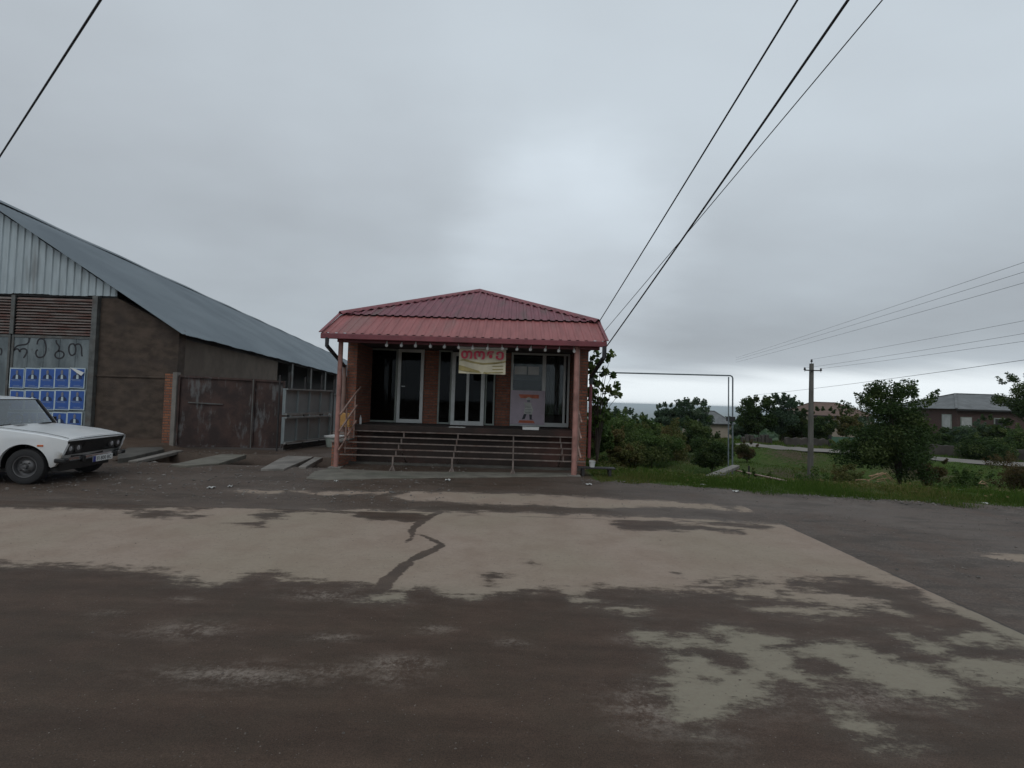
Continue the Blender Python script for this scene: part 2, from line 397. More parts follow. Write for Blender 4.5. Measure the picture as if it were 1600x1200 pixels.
M['leaf_olive'] = leaf_mat('leaf_olive', (.068,.078,.027), (.135,.142,.057), (.149,.115,.054))
M['leaf_grey'] = leaf_mat('leaf_blue_green', (.048,.076,.054), (.099,.145,.093), (.119,.153,.102))
M['leaf_dry'] = leaf_mat('leaf_dry_brown', (.07,.05,.028), (.13,.095,.05), (.06,.075,.03))
M['grass'] = leaf_mat('grass_blades', (.035,.070,.012), (.085,.13,.03), (.17,.14,.06))

# ground: grass and soil, by noise and position
def ground_mat():
    t = NT('grass_and_soil'); p = t.pos(); sp = t.node('ShaderNodeSeparateXYZ'); t.l.new(p, sp.inputs[0])
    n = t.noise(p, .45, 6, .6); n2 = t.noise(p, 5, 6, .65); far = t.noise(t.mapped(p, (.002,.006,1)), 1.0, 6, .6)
    soil = t.node('ShaderNodeAttribute', attribute_name='soil')
    grass = t.mix(t.ramp(n2, .3, .7), (.03,.056,.012), (.062,.10,.022))
    grass = t.mix(t.ramp(n, .45, .7, 0, .6), grass, (.075,.07,.032))
    dirt = t.mix(t.ramp(n2, .3, .7), (.05,.036,.026), (.095,.072,.052))
    f = t.ramp(t.math('ADD', soil.outputs['Fac'], t.math('MULTIPLY', t.math('SUBTRACT', n2, .5), .9)), .35, .65)
    col = t.mix(f, grass, dirt)
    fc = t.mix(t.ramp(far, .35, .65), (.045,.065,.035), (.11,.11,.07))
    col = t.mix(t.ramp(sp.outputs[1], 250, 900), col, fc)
    t.bump(n2, .8, .05); return t.fin(col, .95, 0, .08)
M['ground'] = ground_mat()

def road_mat():
    t = NT('patchy_wet_road'); p = t.pos()
    A = lambda nm: t.node('ShaderNodeAttribute', attribute_name=nm).outputs['Fac']
    sd_, soft, slab, asph = A('dry'), A('soft'), A('slab'), A('grav')
    ps = t.mapped(p, (.45,1.1,1)); fine = t.noise(p, 42, 5, .7); mid = t.noise(ps, 7, 8, .72); big = t.noise(p, 2.2, 5, .6); huge = t.noise(p, .55, 4, .5)
    # dry field (signed distance in metres) broken up by noise
    v = t.math('ADD', sd_, t.math('MULTIPLY', t.math('SUBTRACT', mid, .5), .80))
    v = t.math('ADD', v, t.math('MULTIPLY', t.math('SUBTRACT', big, .5), .42))
    v = t.math('ADD', v, t.math('MULTIPLY', t.math('SUBTRACT', fine, .5), .20))
    dry = t.math('MULTIPLY', t.ramp(v, -.09, .06), t.ramp(t.math('ADD', A('crk'), t.math('MULTIPLY', t.math('SUBTRACT', mid, .5), .16)), .002, -.018))
    halo = t.ramp(v, -.30, .05, 0, .13)
    sf = t.math('MULTIPLY', soft, t.ramp(t.math('ADD', t.math('MULTIPLY', mid, .6), t.math('MULTIPLY', fine, .55)), .50, .72))
    conc = t.mix(t.ramp(big, .3, .7), (.262,.200,.156), (.318,.252,.204))
    conc = t.mix(t.ramp(huge, .4, .65, 0, .5), conc, (.262,.228,.168))
    spy = t.node('ShaderNodeSeparateXYZ'); t.l.new(p, spy.inputs[0])
    conc = t.mix(t.ramp(t.math('ADD', spy.outputs[1], t.math('MULTIPLY', huge, 1.5)), 5.4, 4.4, 0, .85), conc, (.222,.205,.155))
    conc = t.mix(t.ramp(t.noise(ps, 30, 6, .7), .5, .72, 0, .35), conc, (.15,.125,.10))
    conc = t.mix(t.ramp(fine, .35, .65, 0, .25), conc, (.19,.145,.11))
    conc = t.mix(t.ramp(mid, .62, .72, 0, .35), conc, (.15,.13,.11))
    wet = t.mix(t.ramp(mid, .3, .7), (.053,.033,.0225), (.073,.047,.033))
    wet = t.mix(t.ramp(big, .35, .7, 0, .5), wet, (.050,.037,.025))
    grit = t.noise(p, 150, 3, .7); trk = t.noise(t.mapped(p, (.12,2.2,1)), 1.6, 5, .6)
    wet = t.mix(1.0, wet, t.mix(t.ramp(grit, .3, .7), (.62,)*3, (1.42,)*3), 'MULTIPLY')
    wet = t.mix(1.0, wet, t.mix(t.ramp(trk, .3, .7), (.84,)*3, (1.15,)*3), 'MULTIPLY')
    vo = t.node('ShaderNodeTexVoronoi'); vo.inputs['Scale'].default_value = 46; t.l.new(p, vo.inputs['Vector'])
    spk = t.math('MULTIPLY', t.ramp(vo.outputs['Distance'], .24, .14), t.ramp(t.noise(p, 19, 3, .6), .56, .70))
    vcol = t.node('ShaderNodeSeparateXYZ'); t.l.new(vo.outputs['Color'], vcol.inputs[0])
    spk = t.math('MULTIPLY', spk, t.ramp(vcol.outputs[0], .45, .8))
    wet = t.mix(t.math('MULTIPLY', spk, .95), wet, (.24,.21,.18))
    grav = t.mix(t.ramp(fine, .35, .65), (.058,.044,.035), (.12,.092,.074))
    grav = t.mix(1.0, grav, t.mix(t.ramp(grit, .3, .7), (.6,)*3, (1.45,)*3), 'MULTIPLY')
    grav = t.mix(t.ramp(mid, .45, .62, 0, .6), grav, (.042,.033,.026)); grav = t.mix(t.ramp(t.noise(t.mapped(p, (.35,1.4,1)), 2.2, 7, .7), .55, .66, 0, .55), grav, (.15,.125,.10))
    grav = t.mix(t.ramp(big, .4, .65, 0, .6), grav, (.085,.054,.038))
    grav = t.mix(t.ramp(huge, .45, .6, 0, .5), grav, (.125,.102,.086)); grav = t.mix(t.ramp(t.noise(t.mapped(p, (.5,1.2,1), (4,9,0)), 1.3, 6, .65), .5, .62, 0, .6), grav, (.046,.035,.026))
    grav = t.mix(t.math('MULTIPLY', spk, .9), grav, (.25,.23,.21))
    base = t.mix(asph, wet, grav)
    col = t.mix(halo, base, (.2,.18,.16)); col = t.mix(sf, col, (.26,.22,.185)); col = t.mix(dry, col, conc)
    ln = t.ramp(t.math('ADD', t.math('ABSOLUTE', slab), t.math('MULTIPLY', big, .02)), .028, .016, 0, .8)
    col = t.mix(ln, col, (.04,.035,.03))
    h = t.math('ADD', t.math('MULTIPLY', fine, .5), t.math('ADD', t.math('MULTIPLY', mid, .5), t.math('MULTIPLY', dry, .6)))
    t.bump(h, .55, .012)
    rough = t.mix(dry, (.66,)*3, (.9,)*3)
    m = t.fin(col, .8, 0, .22); t.l.new(rough, t.b.inputs['Roughness']); return m
M['road'] = road_mat()
M['far_road'] = plain('far_road_surface', (.20,.185,.165), .9, 0, .15, .6, (.13,.12,.10), .5, .3)

# ------------------------------------------------------------------ terrain
def sm(a, b, x):
    t = np.clip((x - a) / (b - a), 0, 1); return t*t*(3 - 2*t)
ex = np.array([-60, 1.65, 3.3, 6.1, 9.3, 14, 60.]); ey = np.array([15.4, 10.6, 10.25, 9.5, 9.0, 8.6, 8.0])
def edgeY(X):           # back edge of the paving
    X = np.asarray(X, float)
    return np.where(X < 1.5, 15.4, np.interp(X, ex[1:], ey[1:]))
def terrain(X, Y):
    X = np.asarray(X, float); Y = np.asarray(Y, float)
    e0 = np.interp(X, [1.65, 3.3, 6.1, 9.3, 14, 60.], [11.6, 11.4, 10.9, 10.4, 10, 9.5])
    d = Y - e0
    bed = -0.10*sm(0, 1.0, d) - 1.05*sm(.8, 6.5, d) - .6*sm(6, 13, d)
    # far bank climbs to the second road, then the land falls away
    roadY = np.interp(X, [10, 17, 19, 28.5, 60], [45, 37, 34, 27.3, 10])
    up = .62*sm(-9, -2.0, Y - roadY)
    far = -.9*sm(6, 30, Y - roadY) - 3.2*sm(40, 110, Y) - 26*sm(90, 420, Y) - 190*sm(350, 6000, Y)
    rightside = bed + up*sm(8, 15, X) + far
    gully = -.55*np.exp(-((X - 7.6)/1.9)**2)*sm(12.0, 15.5, Y)*(1 - sm(20, 30, Y))
    rightside = rightside + gully
    left = -3.2*sm(95, 160, Y) - 26*sm(120, 450, Y) - 190*sm(400, 6000, Y)
    k = sm(1.9, 3.6, X)
    und = .05*np.sin(X*1.3 + Y*.7)*sm(11, 14, Y) + .03*np.sin(X*3.1 - Y*2.3)*sm(11, 13, Y)
    z = left*(1-k) + rightside*k + und*k
    back = sm(-400, -3000, -Y)*0
    return z + back
def axis(lo, hi, fine_lo, fine_hi, step, grow=1.16):
    a_ = list(np.arange(fine_lo, fine_hi + 1e-6, step)); s_ = step; v = fine_hi
    while v < hi: s_ *= grow; v += s_; a_.append(min(v, hi))
    s_ = step; v = fine_lo; b_ = []
    while v > lo: s_ *= grow; v -= s_; b_.append(max(v, lo))
    return np.array(b_[::-1] + a_)
gx_, gy_ = axis(-45000, 45000, -14, 32, .3), axis(-300, 45000, 8, 42, .3)
GX, GY = np.meshgrid(gx_, gy_)
GZ = terrain(GX, GY)
GZ = np.where((GY < edgeY(GX) + .1) & (GX > -40) & (GX < 60), GZ - .05, GZ)
GZ = np.where((GX > -9.6) & (GX < -3.2) & (GY > 10.6) & (GY < 13.6), GZ - 1.4, GZ)
soil = .34 + .66*np.exp(-((GX-6.6)/2.8)**2)*sm(11.4, 12.6, GY)*(1-sm(21, 28, GY)) + .25*np.sin(GX*.9+1)*np.sin(GY*.55)*(GX > 9)
soil = np.where(GX < 1.9, 1.0, soil)
def quads(nr, nc):
    i = np.arange((nr-1)*(nc-1)); r_, c_ = i//(nc-1), i % (nc-1); b = r_*nc + c_
    return np.stack([b, b+1, b+nc+1, b+nc], 1)
g = np_mesh('ground', np.stack([GX.ravel(), GY.ravel(), GZ.ravel()], 1), quads(*GX.shape), M['ground'], {'soil': soil.ravel()}, smooth=True)
tag(g, kind='structure')

# ---- paving: one sheet; painted-on wear (dry islands, cracks) comes from shapes read on the ground
def P0(pts): return np.array([at(x, y, z=0)[:2] for x, y in pts])
def C5(p): return [(560 + x/2.162, 740 + y/2.162) for x, y in p]
def C6(p): return [(1000 + x/2.4, 700 + y/2.4) for x, y in p]
def C7(p): return [(x/2.286, 740 + y/2.286) for x, y in p]
def C4(p): return [(200 + x*.2625, 660 + y*.2625) for x, y in p]
dry_polys = [
    [(-500,790),(0,792),(300,795),(680,799),(900,804),(1100,813),(1225,820)] + C6([(640,320),(760,380),(900,460),(1010,520),(1090,538),(1000,522),(870,500),(800,490),(700,500),(560,492),(545,520),(640,560),(560,545),(430,522),(300,520),(235,492),(210,520)]) + C5([(1180,402),(1080,398),(1000,395),(900,392),(800,385),(745,436),(700,400),(600,390),(450,402),(350,416),(200,385),(130,415)]) + [(590,912),(560,914),(440,905),(395,893),(345,914),(240,893),(180,885),(100,884),(0,880),(-500,872)],
    C5([(1225,392),(1290,388),(1400,405),(1500,430),(1380,425),(1280,412)]),
    C6([(290,522),(400,526),(540,552),(660,566),(740,596),(850,596),(975,628),(900,588),(760,560),(650,540),(560,545),(430,520)]),
    C6([(460,612),(640,605),(840,628),(640,627)]),
    C6([(1060,555),(1110,560),(1250,610),(1450,700),(1450,712),(1330,662),(1240,632),(1160,610)]),
    C6([(300,688),(420,698),(535,735),(470,748),(560,792),(600,850),(700,880),(720,925),(620,922),(500,866),(385,962),(262,1022),(170,1012),(90,960),(100,900),(150,822),(225,800),(300,832),(400,852),(425,795),(330,742)]),
    C6([(590,780),(700,748),(860,758),(960,800),(1050,842),(1140,862),(1150,782),(1000,735),(960,715),(1070,740),(1190,785),(1300,800),(1500,830),(1500,890),(1380,912),(1280,880),(1180,925),(1190,945),(1000,930),(860,878),(790,870),(700,842)]),
    C6([(690,982),(800,1002),(900,1060),(940,1095),(860,1072),(740,1022)]),
    C6([(1140,708),(1300,705),(1370,742),(1280,742),(1180,732)]),
    C6([(0,710),(100,712),(235,730),(130,740),(0,728)]),
    C5([(110,74),(200,62),(420,65),(640,74),(1000,92),(1190,104),(1280,124),(1000,112),(760,116),(560,103),(420,104),(300,92),(180,92)]),
    C5([(1240,112),(1430,118),(1420,132),(1300,128)]),
    C4([(600,406),(760,398),(900,410),(930,418),(840,426),(700,414)]), C4([(985,411),(1150,414),(1500,408),(1590,412),(1500,426),(1280,430),(1080,426)]),
    C5([(60,425),(110,405),(160,412),(110,428)]), C5([(900,462),(960,470),(910,470)]),
    C6([(890,378),(945,385),(940,392),(900,388)]), C6([(1270,400),(1340,395),(1500,405),(1500,432),(1400,425)]),
    C6([(1255,596),(1380,648),(1375,655),(1250,605)]), C6([(940,458),(1105,528),(1100,534),(935,466)]),
]
wet_polys = [
    [(195,803),(260,800),(330,806),(300,812),(220,811)], [(360,818),(420,814),(410,824),(380,822)],
    [(385,805),(445,802),(440,812),(400,812)], C5([(900,165),(1010,160),(1100,175),(1290,190),(1300,205),(1180,195),(1010,195),(920,190)]),
    C5([(1090,160),(1300,165),(1410,185),(1360,192),(1200,178)]), C5([(20,135),(200,140),(190,158),(60,150)]), C5([(330,140),(420,142),(400,158)]),
    C5([(270,125),(290,128),(225,165),(192,195),(190,222),(160,236),(176,214),(168,192),(205,160)]),
    C5([(208,208),(250,222),(288,240),(284,256),(190,300),(122,365),(110,388),(78,410),(45,412),(75,365),(120,325),(175,288),(245,256),(270,243),(212,214)]),
    C5([(430,345),(480,338),(520,352),(470,358),(445,382),(432,378)]), C5([(555,303),(590,305),(592,315),(565,313)]),
    C5([(1055,335),(1080,332),(1105,352),(1060,350)]), C5([(200,340),(245,338),(225,352)]),
    C6([(240,492),(430,486),(495,505),(490,522),(300,520)]), C6([(800,482),(860,490),(875,500),(810,495)]),
    C6([(545,492),(640,500),(760,520),(1000,520),(1060,535),(1080,560),(1050,580),(960,575),(800,545),(660,535),(560,515)]),
    C6([(930,458),(1000,492),(1105,528),(1180,562),(1440,682),(1440,690),(1180,572),(1080,528),(990,492)]) ,
    C5([(920,500),(1380,500),(1360,640),(1210,700),(1180,690)]) if False else C5([(1150,0),(1151,0),(1151,1)]),
    C6([(560,790),(640,780),(760,830),(800,862),(700,840),(700,868),(620,850)]), C6([(945,800),(1040,815),(1150,860),(1060,866),(980,830)]),
    C6([(250,880),(320,880),(310,910),(250,905)]), C7([(480,340),(560,335),(600,350),(540,358)]), C7([(560,335),(500,290),(545,300)]),
]
soft_spots = C7([(840,728),(300*2.286,0)])[:1]
soft_list = [(C7([(840,730)])[0], .75, .10, .8), (C7([(920,700)])[0], .35, .08, .5), (C7([(1160,710)])[0], .4, .08, .6), (C7([(1430,690)])[0], .38, .10, .9),
             (C7([(1400,740)])[0], .25, .08, .6), (C7([(690,565)])[0], .45, .12, .7), (C7([(560,578)])[0], .5, .06, .4), (C7([(1180,590)])[0], .3, .06, .7),
             (C7([(1555,560)])[0], .22, .07, .6), (C7([(1160,440)])[0], .55, .09, .95), (C7([(650,455)])[0], .35, .05, .5), (C7([(375,505)])[0], .2, .06, .5),
             ((800,1008), .2, .06, .6), ((985,1002), .2, .05, .5), (C6([(40,980)])[0], .4, .2, .7), (C6([(820,940)])[0], .5, .12, .7), (C6([(250,1060)])[0], .3, .2, .3), ((1180,1090), .5, .15, .5)]
def sdist(PX, PY, poly):
    n = len(poly); d = np.full(PX.shape, 1e9); inside = np.zeros(PX.shape, bool)
    for i in range(n):
        ax, ay = poly[i]; bx, by = poly[(i+1) % n]; ex_, ey_ = bx-ax, by-ay; wx, wy = PX-ax, PY-ay
        h = np.clip((wx*ex_ + wy*ey_)/max(ex_*ex_ + ey_*ey_, 1e-9), 0, 1)
        d = np.minimum(d, (wx-ex_*h)**2 + (wy-ey_*h)**2)
        c = ((ay > PY) != (by > PY)) & (PX < (bx-ax)*(PY-ay)/((by-ay) if abs(by-ay) > 1e-9 else 1e-9) + ax)
        inside ^= c
    d = np.sqrt(d); return np.where(inside, d, -d)
rx_, ry_ = axis(-40, 60, -8.5, 8.5, .034, 1.10), axis(-30, 15.4, 1.6, 11.2, .034, 1.08)
RX, RY = np.meshgrid(rx_, ry_)
# the sheet follows the verge on its right-hand side: squeeze the rows so the last one lies on the edge
scaleY = np.where(RY > 7.5, 7.5 + (RY - 7.5)*(edgeY(RX) + .09*np.sin(RX*1.7) + .07*np.sin(RX*4.3+1) + .05*np.sin(RX*9.1) - 7.5)/(15.4 - 7.5), RY)
kk = sm(1.45, 1.75, RX)
RY2 = RY*(1-kk) + scaleY*kk
dry = np.full(RX.shape, -2.0)
for pl in dry_polys: dry = np.maximum(dry, np.clip(sdist(RX, RY2, P0(pl)), -2, .45))
dry = np.maximum(dry, np.clip(np.minimum.reduce([.10 - np.abs(RX-3.83), RY2-3.2, 6.95-RY2])*1.5, -2, .2)*np.where(RX < 3.93, 1, 1))
for pl in dry_polys[1:10]: dry = np.maximum(dry, np.clip(sdist(RX, RY2, P0(pl)) - .005, -2, .3))
for pl in wet_polys[:7] + wet_polys[9:]:
    if len(pl) > 3: dry = np.minimum(dry, -np.clip(sdist(RX, RY2, P0(pl)), -2, 2)*1.1 + .02)
crk = np.full(RX.shape, -.5)
for pl in wet_polys[7:9]: crk = np.maximum(crk, np.clip(sdist(RX, RY2, P0(pl)), -.5, .5))
dry = np.where(RX > 3.93, np.minimum(dry, -.35 + .5*(sm(8.2, 8.6, RY2) + sm(4.6, 5.2, RX))), dry); dry = dry - .30*sm(6.2, 6.75, RY2)*(1-sm(6.95, 7.1, RY2))*(RX < 3.7)*(.5+.5*np.sin(RX*1.3+.6)*np.sin(RX*.5))
dry = np.clip(dry, -.6, .35)
soft = np.zeros(RX.shape)
for (px, py), sx, sy, am in soft_list:
    c = at(px, py, z=0); soft = np.maximum(soft, am*np.exp(-((RX-c.x)/(sx*.6))**2 - ((RY2-c.y)/(sy*1.0))**2))
slab = np.minimum(3.93 - RX, 7.05 - RY2)                       # inside of the concrete carriageway slab
grav = np.clip(sm(.03, -.03, slab)*1.0, 0, 1)*np.where(RX < 3.9, .75, 1.0)
RZ = np.full(RX.shape, .0) + .012*np.where(slab > 0, 1, 0)*sm(0, .05, slab)
RZ = RZ + np.where(slab < 0, .006*np.sin(RX*5.1+RY2*3)*np.sin(RX*2.2-RY2*4.7), 0)
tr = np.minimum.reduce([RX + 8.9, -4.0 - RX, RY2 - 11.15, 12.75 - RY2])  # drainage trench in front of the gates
grav = np.where(tr > -.05, 0, grav)  # trench takes the dark damp tone, its shade put into the colour
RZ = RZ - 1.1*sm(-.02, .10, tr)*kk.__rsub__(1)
bankd = sm(13.2, 14.1, RY2)*sm(-8.9, -9.8, RX)*.22
RZ = RZ + bankd*(1-kk)
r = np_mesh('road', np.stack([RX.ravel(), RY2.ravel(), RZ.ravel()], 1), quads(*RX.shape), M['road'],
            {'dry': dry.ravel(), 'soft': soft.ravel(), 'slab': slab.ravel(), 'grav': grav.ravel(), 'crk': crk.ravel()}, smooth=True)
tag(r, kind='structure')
# yard further back between the two buildings and round behind them
yx, yy = np.meshgrid(np.linspace(-40, 1.9, 60), np.linspace(15.35, 95, 70))
yz = np.full(yx.shape, .004)
y_ = np_mesh('yard', np.stack([yx.ravel(), yy.ravel(), yz.ravel()], 1), quads(*yx.shape), plain('yard_dirt', (.07,.05,.038), .9, 0, .3, 1.5, (.045,.04,.035), .6, 1), smooth=True)
tag(y_, kind='structure')
# second road across the dip
pts = [(17,37),(19,34.2),(23,31.0),(28.5,27.5),(40,21),(60,10)]
mb = MB(); rows = []
for i in range(len(pts)-1):
    for k in range(8 if i < len(pts)-2 else 9):
        t_ = k/8; X = pts[i][0]*(1-t_)+pts[i+1][0]*t_; Y = pts[i][1]*(1-t_)+pts[i+1][1]*t_
        rows.append((X, Y))
RR = []
for i, (X, Y) in enumerate(rows):
    X2, Y2 = rows[min(i+1, len(rows)-1)]; X1, Y1 = rows[max(i-1, 0)]
    n_ = Vector((-(Y2-Y1), X2-X1, 0)).normalized()
    zz = float(terrain(X, Y)) + .10
    RR.append([(X - n_.x*1.15, Y - n_.y*1.15, zz-.02), (X, Y, zz+.02), (X + n_.x*1.15, Y + n_.y*1.15, zz+.04)])
mb.grid(RR); tag(mb.build('far_road', M['far_road'], smooth=True), kind='structure')

# pebbles and clods on the gravel, one mass
def pebbles(n, fx, name, mat, smin, smax):
    V, F = [], []; base = np.array([(1,0,0),(0,1,0),(-1,0,0),(0,-1,0),(0,0,.7),(0,0,-.5)], float)
    tri = np.array([(0,1,4),(1,2,4),(2,3,4),(3,0,4),(1,0,5),(2,1,5),(3,2,5),(0,3,5)])
    for i in range(n):
        x, y, z = fx(); s_ = random.uniform(smin, smax)*(1 if random.random() > .04 else 2); a_ = random.uniform(0, 6.3)
        q = base*np.array([s_*random.uniform(.7,1.4), s_*random.uniform(.7,1.3), s_*random.uniform(.5,1)])
        q = q @ np.array([[cos(a_), sin(a_), 0], [-sin(a_), cos(a_), 0], [0, 0, 1]]) + rng.normal(0, s_*.12, q.shape)
        V.append(q + np.array([x, y, z])); F.append(tri + 6*i)
    o = np_mesh(name, np.concatenate(V), np.concatenate(F), mat); return o
def fgrav():
    while True:
        x, y = random.uniform(-9, 11), random.uniform(5, 10.8)
        if (y > 7.1 or x > 4.0) and y < float(edgeY(x)) : return x, y, .004
def fgrav2():
    while True:
        x = random.uniform(1.5, 11); y = float(edgeY(x)) + random.gauss(-.15, .18)
        if y > 7: return x, y, .006
pm_ = plain('pebble_stone', (.16,.145,.13), .9, 0, .5, 3)
def fnear():
    y = 1.9 + 4.6*random.random()**1.3; return random.uniform(-1.15, 1.15)*y, y, .013
pn_ = plain('near_grit_stone', (.12,.10,.085), .9, 0, .6, 3)
tag(pebbles(4200, fnear, 'road_grit', pn_, .0015, .0045), 'fine grit lying on the damp near half of the road', 'grit', kind='stuff')
tag(pebbles(2600, fgrav, 'gravel', pm_, .004, .012), 'loose pebbles scattered over the dark gravel beside the road', 'gravel', kind='stuff')
def fyard():
    while True:
        x, y = random.uniform(-9.5, -1), random.uniform(7.6, 13.6)
        if not (-8.9 < x < -4.0 and 11.1 < y < 12.8): return x, y + random.gauss(0, .1)*0, .006
tag(pebbles(1300, fyard, 'yard_rubble', pm_, .008, .026), 'small stones and rubble strewn over the yard before the gate', 'rubble', kind='stuff')
tag(pebbles(1500, fgrav2, 'verge_gravel', pm_, .005, .018), 'pale grit lying along the edge of the grass verge', 'gravel', kind='stuff')

# ------------------------------------------------------------------ sheets with ribs
def ribbed(mb, O, U, V, nrm, width, vlo, vhi, pitch=.19, h=.025, kind='trap', thick=.003):
    """profiled sheet: O origin, U unit across the ribs, V unit along the ribs"""
    O, U, V, nrm = map(Vector, (O, U, V, nrm)); us = []; k = 0
    prof = [(0, 0), (.55, 0), (.65, 1), (.9, 1), (1.0, 0)] if kind == 'trap' else [(i/8, .5 - .5*cos(2*pi*i/8)) for i in range(9)]
    while k*pitch < width:
        for a_, b_ in prof[:-1]:
            u = (k + a_)*pitch
            if u <= width: us.append((u, b_*h))
        k += 1
    us.append((width, 0))
    top = [[O + U*u + V*vlo(u) + nrm*b_, O + U*u + V*vhi(u) + nrm*b_] for u, b_ in us]
    mb.grid(top); mb.grid([[a_ - nrm*thick, b_ - nrm*thick] for a_, b_ in top]); return us

# ------------------------------------------------------------------ the red-roofed shop
XL, XR, YF, YB = -4.08, 1.87, 12.15, 19.0     # outer walls
FZ, FAC = .93, 13.5                             # floor level, glazed front
EY, EZ = 10.82, 3.0; BY, BZ = 12.0, 3.6        # canopy eave and break line
RXL, RXR = -4.24, 2.06
shop = empty('shop_building', ((XL+XR)/2, YF, 0), 'small brick shop with a red metal hip roof and open iron steps', 'shop')
W = dict(parent=shop, world=True)
mb = MB()
mb.box(XL, XL+.24, YF, YB, 0, 3.5); mb.box(XR-.26, XR, YF, YB, 0, 3.5); mb.box(XL+.24, XR-.26, YB-.25, YB, 0, 3.5)
pier = lambda px0, px1: (at(px0, 655, Y=FAC).x, at(px1, 655, Y=FAC).x)
a1, b1 = pier(660, 682.5); a2, b2 = pier(772.5, 796)
mb.box(a1, b1, FAC, FAC+.25, FZ, 3.3); mb.box(a2, b2, FAC, FAC+.25, FZ, 3.3)
mb.box(XL+.24, at(572, 655, Y=FAC).x, FAC, FAC+.25, FZ, 3.3); mb.box(at(886, 660, Y=FAC).x, XR-.26, FAC, FAC+.25, FZ, 3.3)
mb.build('wall', M['brick'], **W)
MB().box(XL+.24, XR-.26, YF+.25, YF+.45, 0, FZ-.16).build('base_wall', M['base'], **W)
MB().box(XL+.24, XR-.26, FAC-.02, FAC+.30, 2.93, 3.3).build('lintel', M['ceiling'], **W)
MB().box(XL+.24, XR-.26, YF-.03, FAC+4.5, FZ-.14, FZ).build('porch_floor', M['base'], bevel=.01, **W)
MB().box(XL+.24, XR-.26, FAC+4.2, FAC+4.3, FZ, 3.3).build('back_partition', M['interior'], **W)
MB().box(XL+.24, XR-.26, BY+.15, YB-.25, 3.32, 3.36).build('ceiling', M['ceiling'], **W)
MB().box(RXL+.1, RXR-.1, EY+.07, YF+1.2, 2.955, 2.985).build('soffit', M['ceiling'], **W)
# roof
apex = Vector(((RXL+RXR)/2, 15.15, 4.98)); apexB = Vector((apex.x, 16.0, 4.98))
mb = MB(); Vd = Vector((0, BY-EY, BZ-EZ)); ln_ = Vd.length; Vd.normalize(); nn = Vector((1,0,0)).cross(Vd).normalized()
usk = ribbed(mb, (RXL, EY, EZ), (1,0,0), Vd, nn, RXR-RXL, lambda u: 0, lambda u: ln_, h=.016)
mb.build('canopy_sheet', M['red_skirt'], **W)
mb = MB(); e0 = Vector((RXL, BY-.07, BZ+.012)); wd = RXR-RXL
Vu = (apex - Vector((apex.x, e0.y, e0.z))); hl = Vu.length; Vu.normalize(); n2_ = Vector((1,0,0)).cross(Vu).normalized()
ribbed(mb, e0, (1,0,0), Vu, n2_, wd, lambda u: 0, lambda u: max(.001, hl*(1 - abs(u-wd/2)/(wd/2))), h=.022)
Bk = YB+.2
for sgn, x0 in ((-1, RXL), (1, RXR)):     # side faces
    o0 = Vector((x0, BY-.07, BZ+.012)); Ve = Vector((apex.x - x0, 0, apex.z - o0.z)); L_ = Ve.length; Ve.normalize()
    ns = Ve.cross(Vector((0,1,0))) if sgn > 0 else Vector((0,1,0)).cross(Ve)
    ns = ns if ns.z > 0 else -ns
    d1, d2 = apex.y - o0.y, Bk - apexB.y; tot = Bk - o0.y
    ribbed(mb, o0, (0,1,0), Ve, ns, tot, lambda u: 0, lambda u, d1=d1, d2=d2, tot=tot, L_=L_: max(.001, L_*min(1, u/d1, (tot-u)/d2)), h=.03)
o0 = Vector((RXL, Bk, BZ+.012)); Ve = Vector((0, apexB.y-Bk, apex.z-o0.z)); L_ = Ve.length; Ve.normalize()
ribbed(mb, o0, (1,0,0), Ve, Vector((0, .35, .93)), wd, lambda u: 0, lambda u: max(.001, L_*(1-abs(u-wd/2)/(wd/2))), h=.03)
mb.build('roof_sheet', M['red_sheet'], **W)
def cap(p0, p1, w_=.13, sag=.045, name='ridge_cap'):
    p0, p1 = Vector(p0), Vector(p1); d = (p1-p0).normalized(); s_ = d.cross(Vector((0,0,1))).normalized(); up = s_.cross(d)
    n_ = int((p1-p0).length/.11); rows = []
    for i in range(n_+1):
        p = p0 + (p1-p0)*i/n_; k = .35*sag if i % 2 else -.35*sag
        rows.append([p - s_*w_ - up*(sag+.01) + up*k, p - s_*w_*.5 - up*.01, p + up*.025, p + s_*w_*.5 - up*.01, p + s_*w_ - up*(sag+.01) + up*k])
    m_ = MB(); m_.grid(rows); m_.grid([[q - up*.004 for q in r_] for r_ in rows]); m_.build(name, M['red_trim'], **W)
up = Vector((0,0,.055))
cap(Vector((RXL, BY-.09, BZ)) + up, apex + up); cap(Vector((RXR, BY-.09, BZ)) + up, apex + up)
cap(apex + up, apexB + up); cap(Vector((RXL, Bk, BZ)) + up, apexB + up); cap(Vector((RXR, Bk, BZ)) + up, apexB + up)
# gutter, fascia and flashing under the eave
mb = MB(); mb.box(RXL, RXR, EY-.035, EY+.03, EZ-.125, EZ-.006); mb.box(RXL+.02, RXR-.02, EY+.035, EY+.07, EZ-.10, EZ+.010)
mb.build('gutter', M['red_trim'], bevel=.012, **W)
MB().box(RXL+.3, RXR-.12, 11.0, 11.12, EZ-.17, EZ-.03).build('eave_beam', M['red_trim'], **W)
for x0, t0 in ((RXL, -.0), (RXR, .0)):
    mb = MB(); mb.prism([(x0, EY, EZ-.02), (x0, BY, BZ-.03), (x0, BY, BZ-.11), (x0, EY+.06, EZ-.08)], (.02 if x0 < 0 else -.02, 0, 0))
    mb.bar((x0, EY-.05, EZ+.012), (x0, BY-.05, BZ+.03), .07, .015, up=nn)
    mb.build('verge_trim', M['red_trim'], **W)
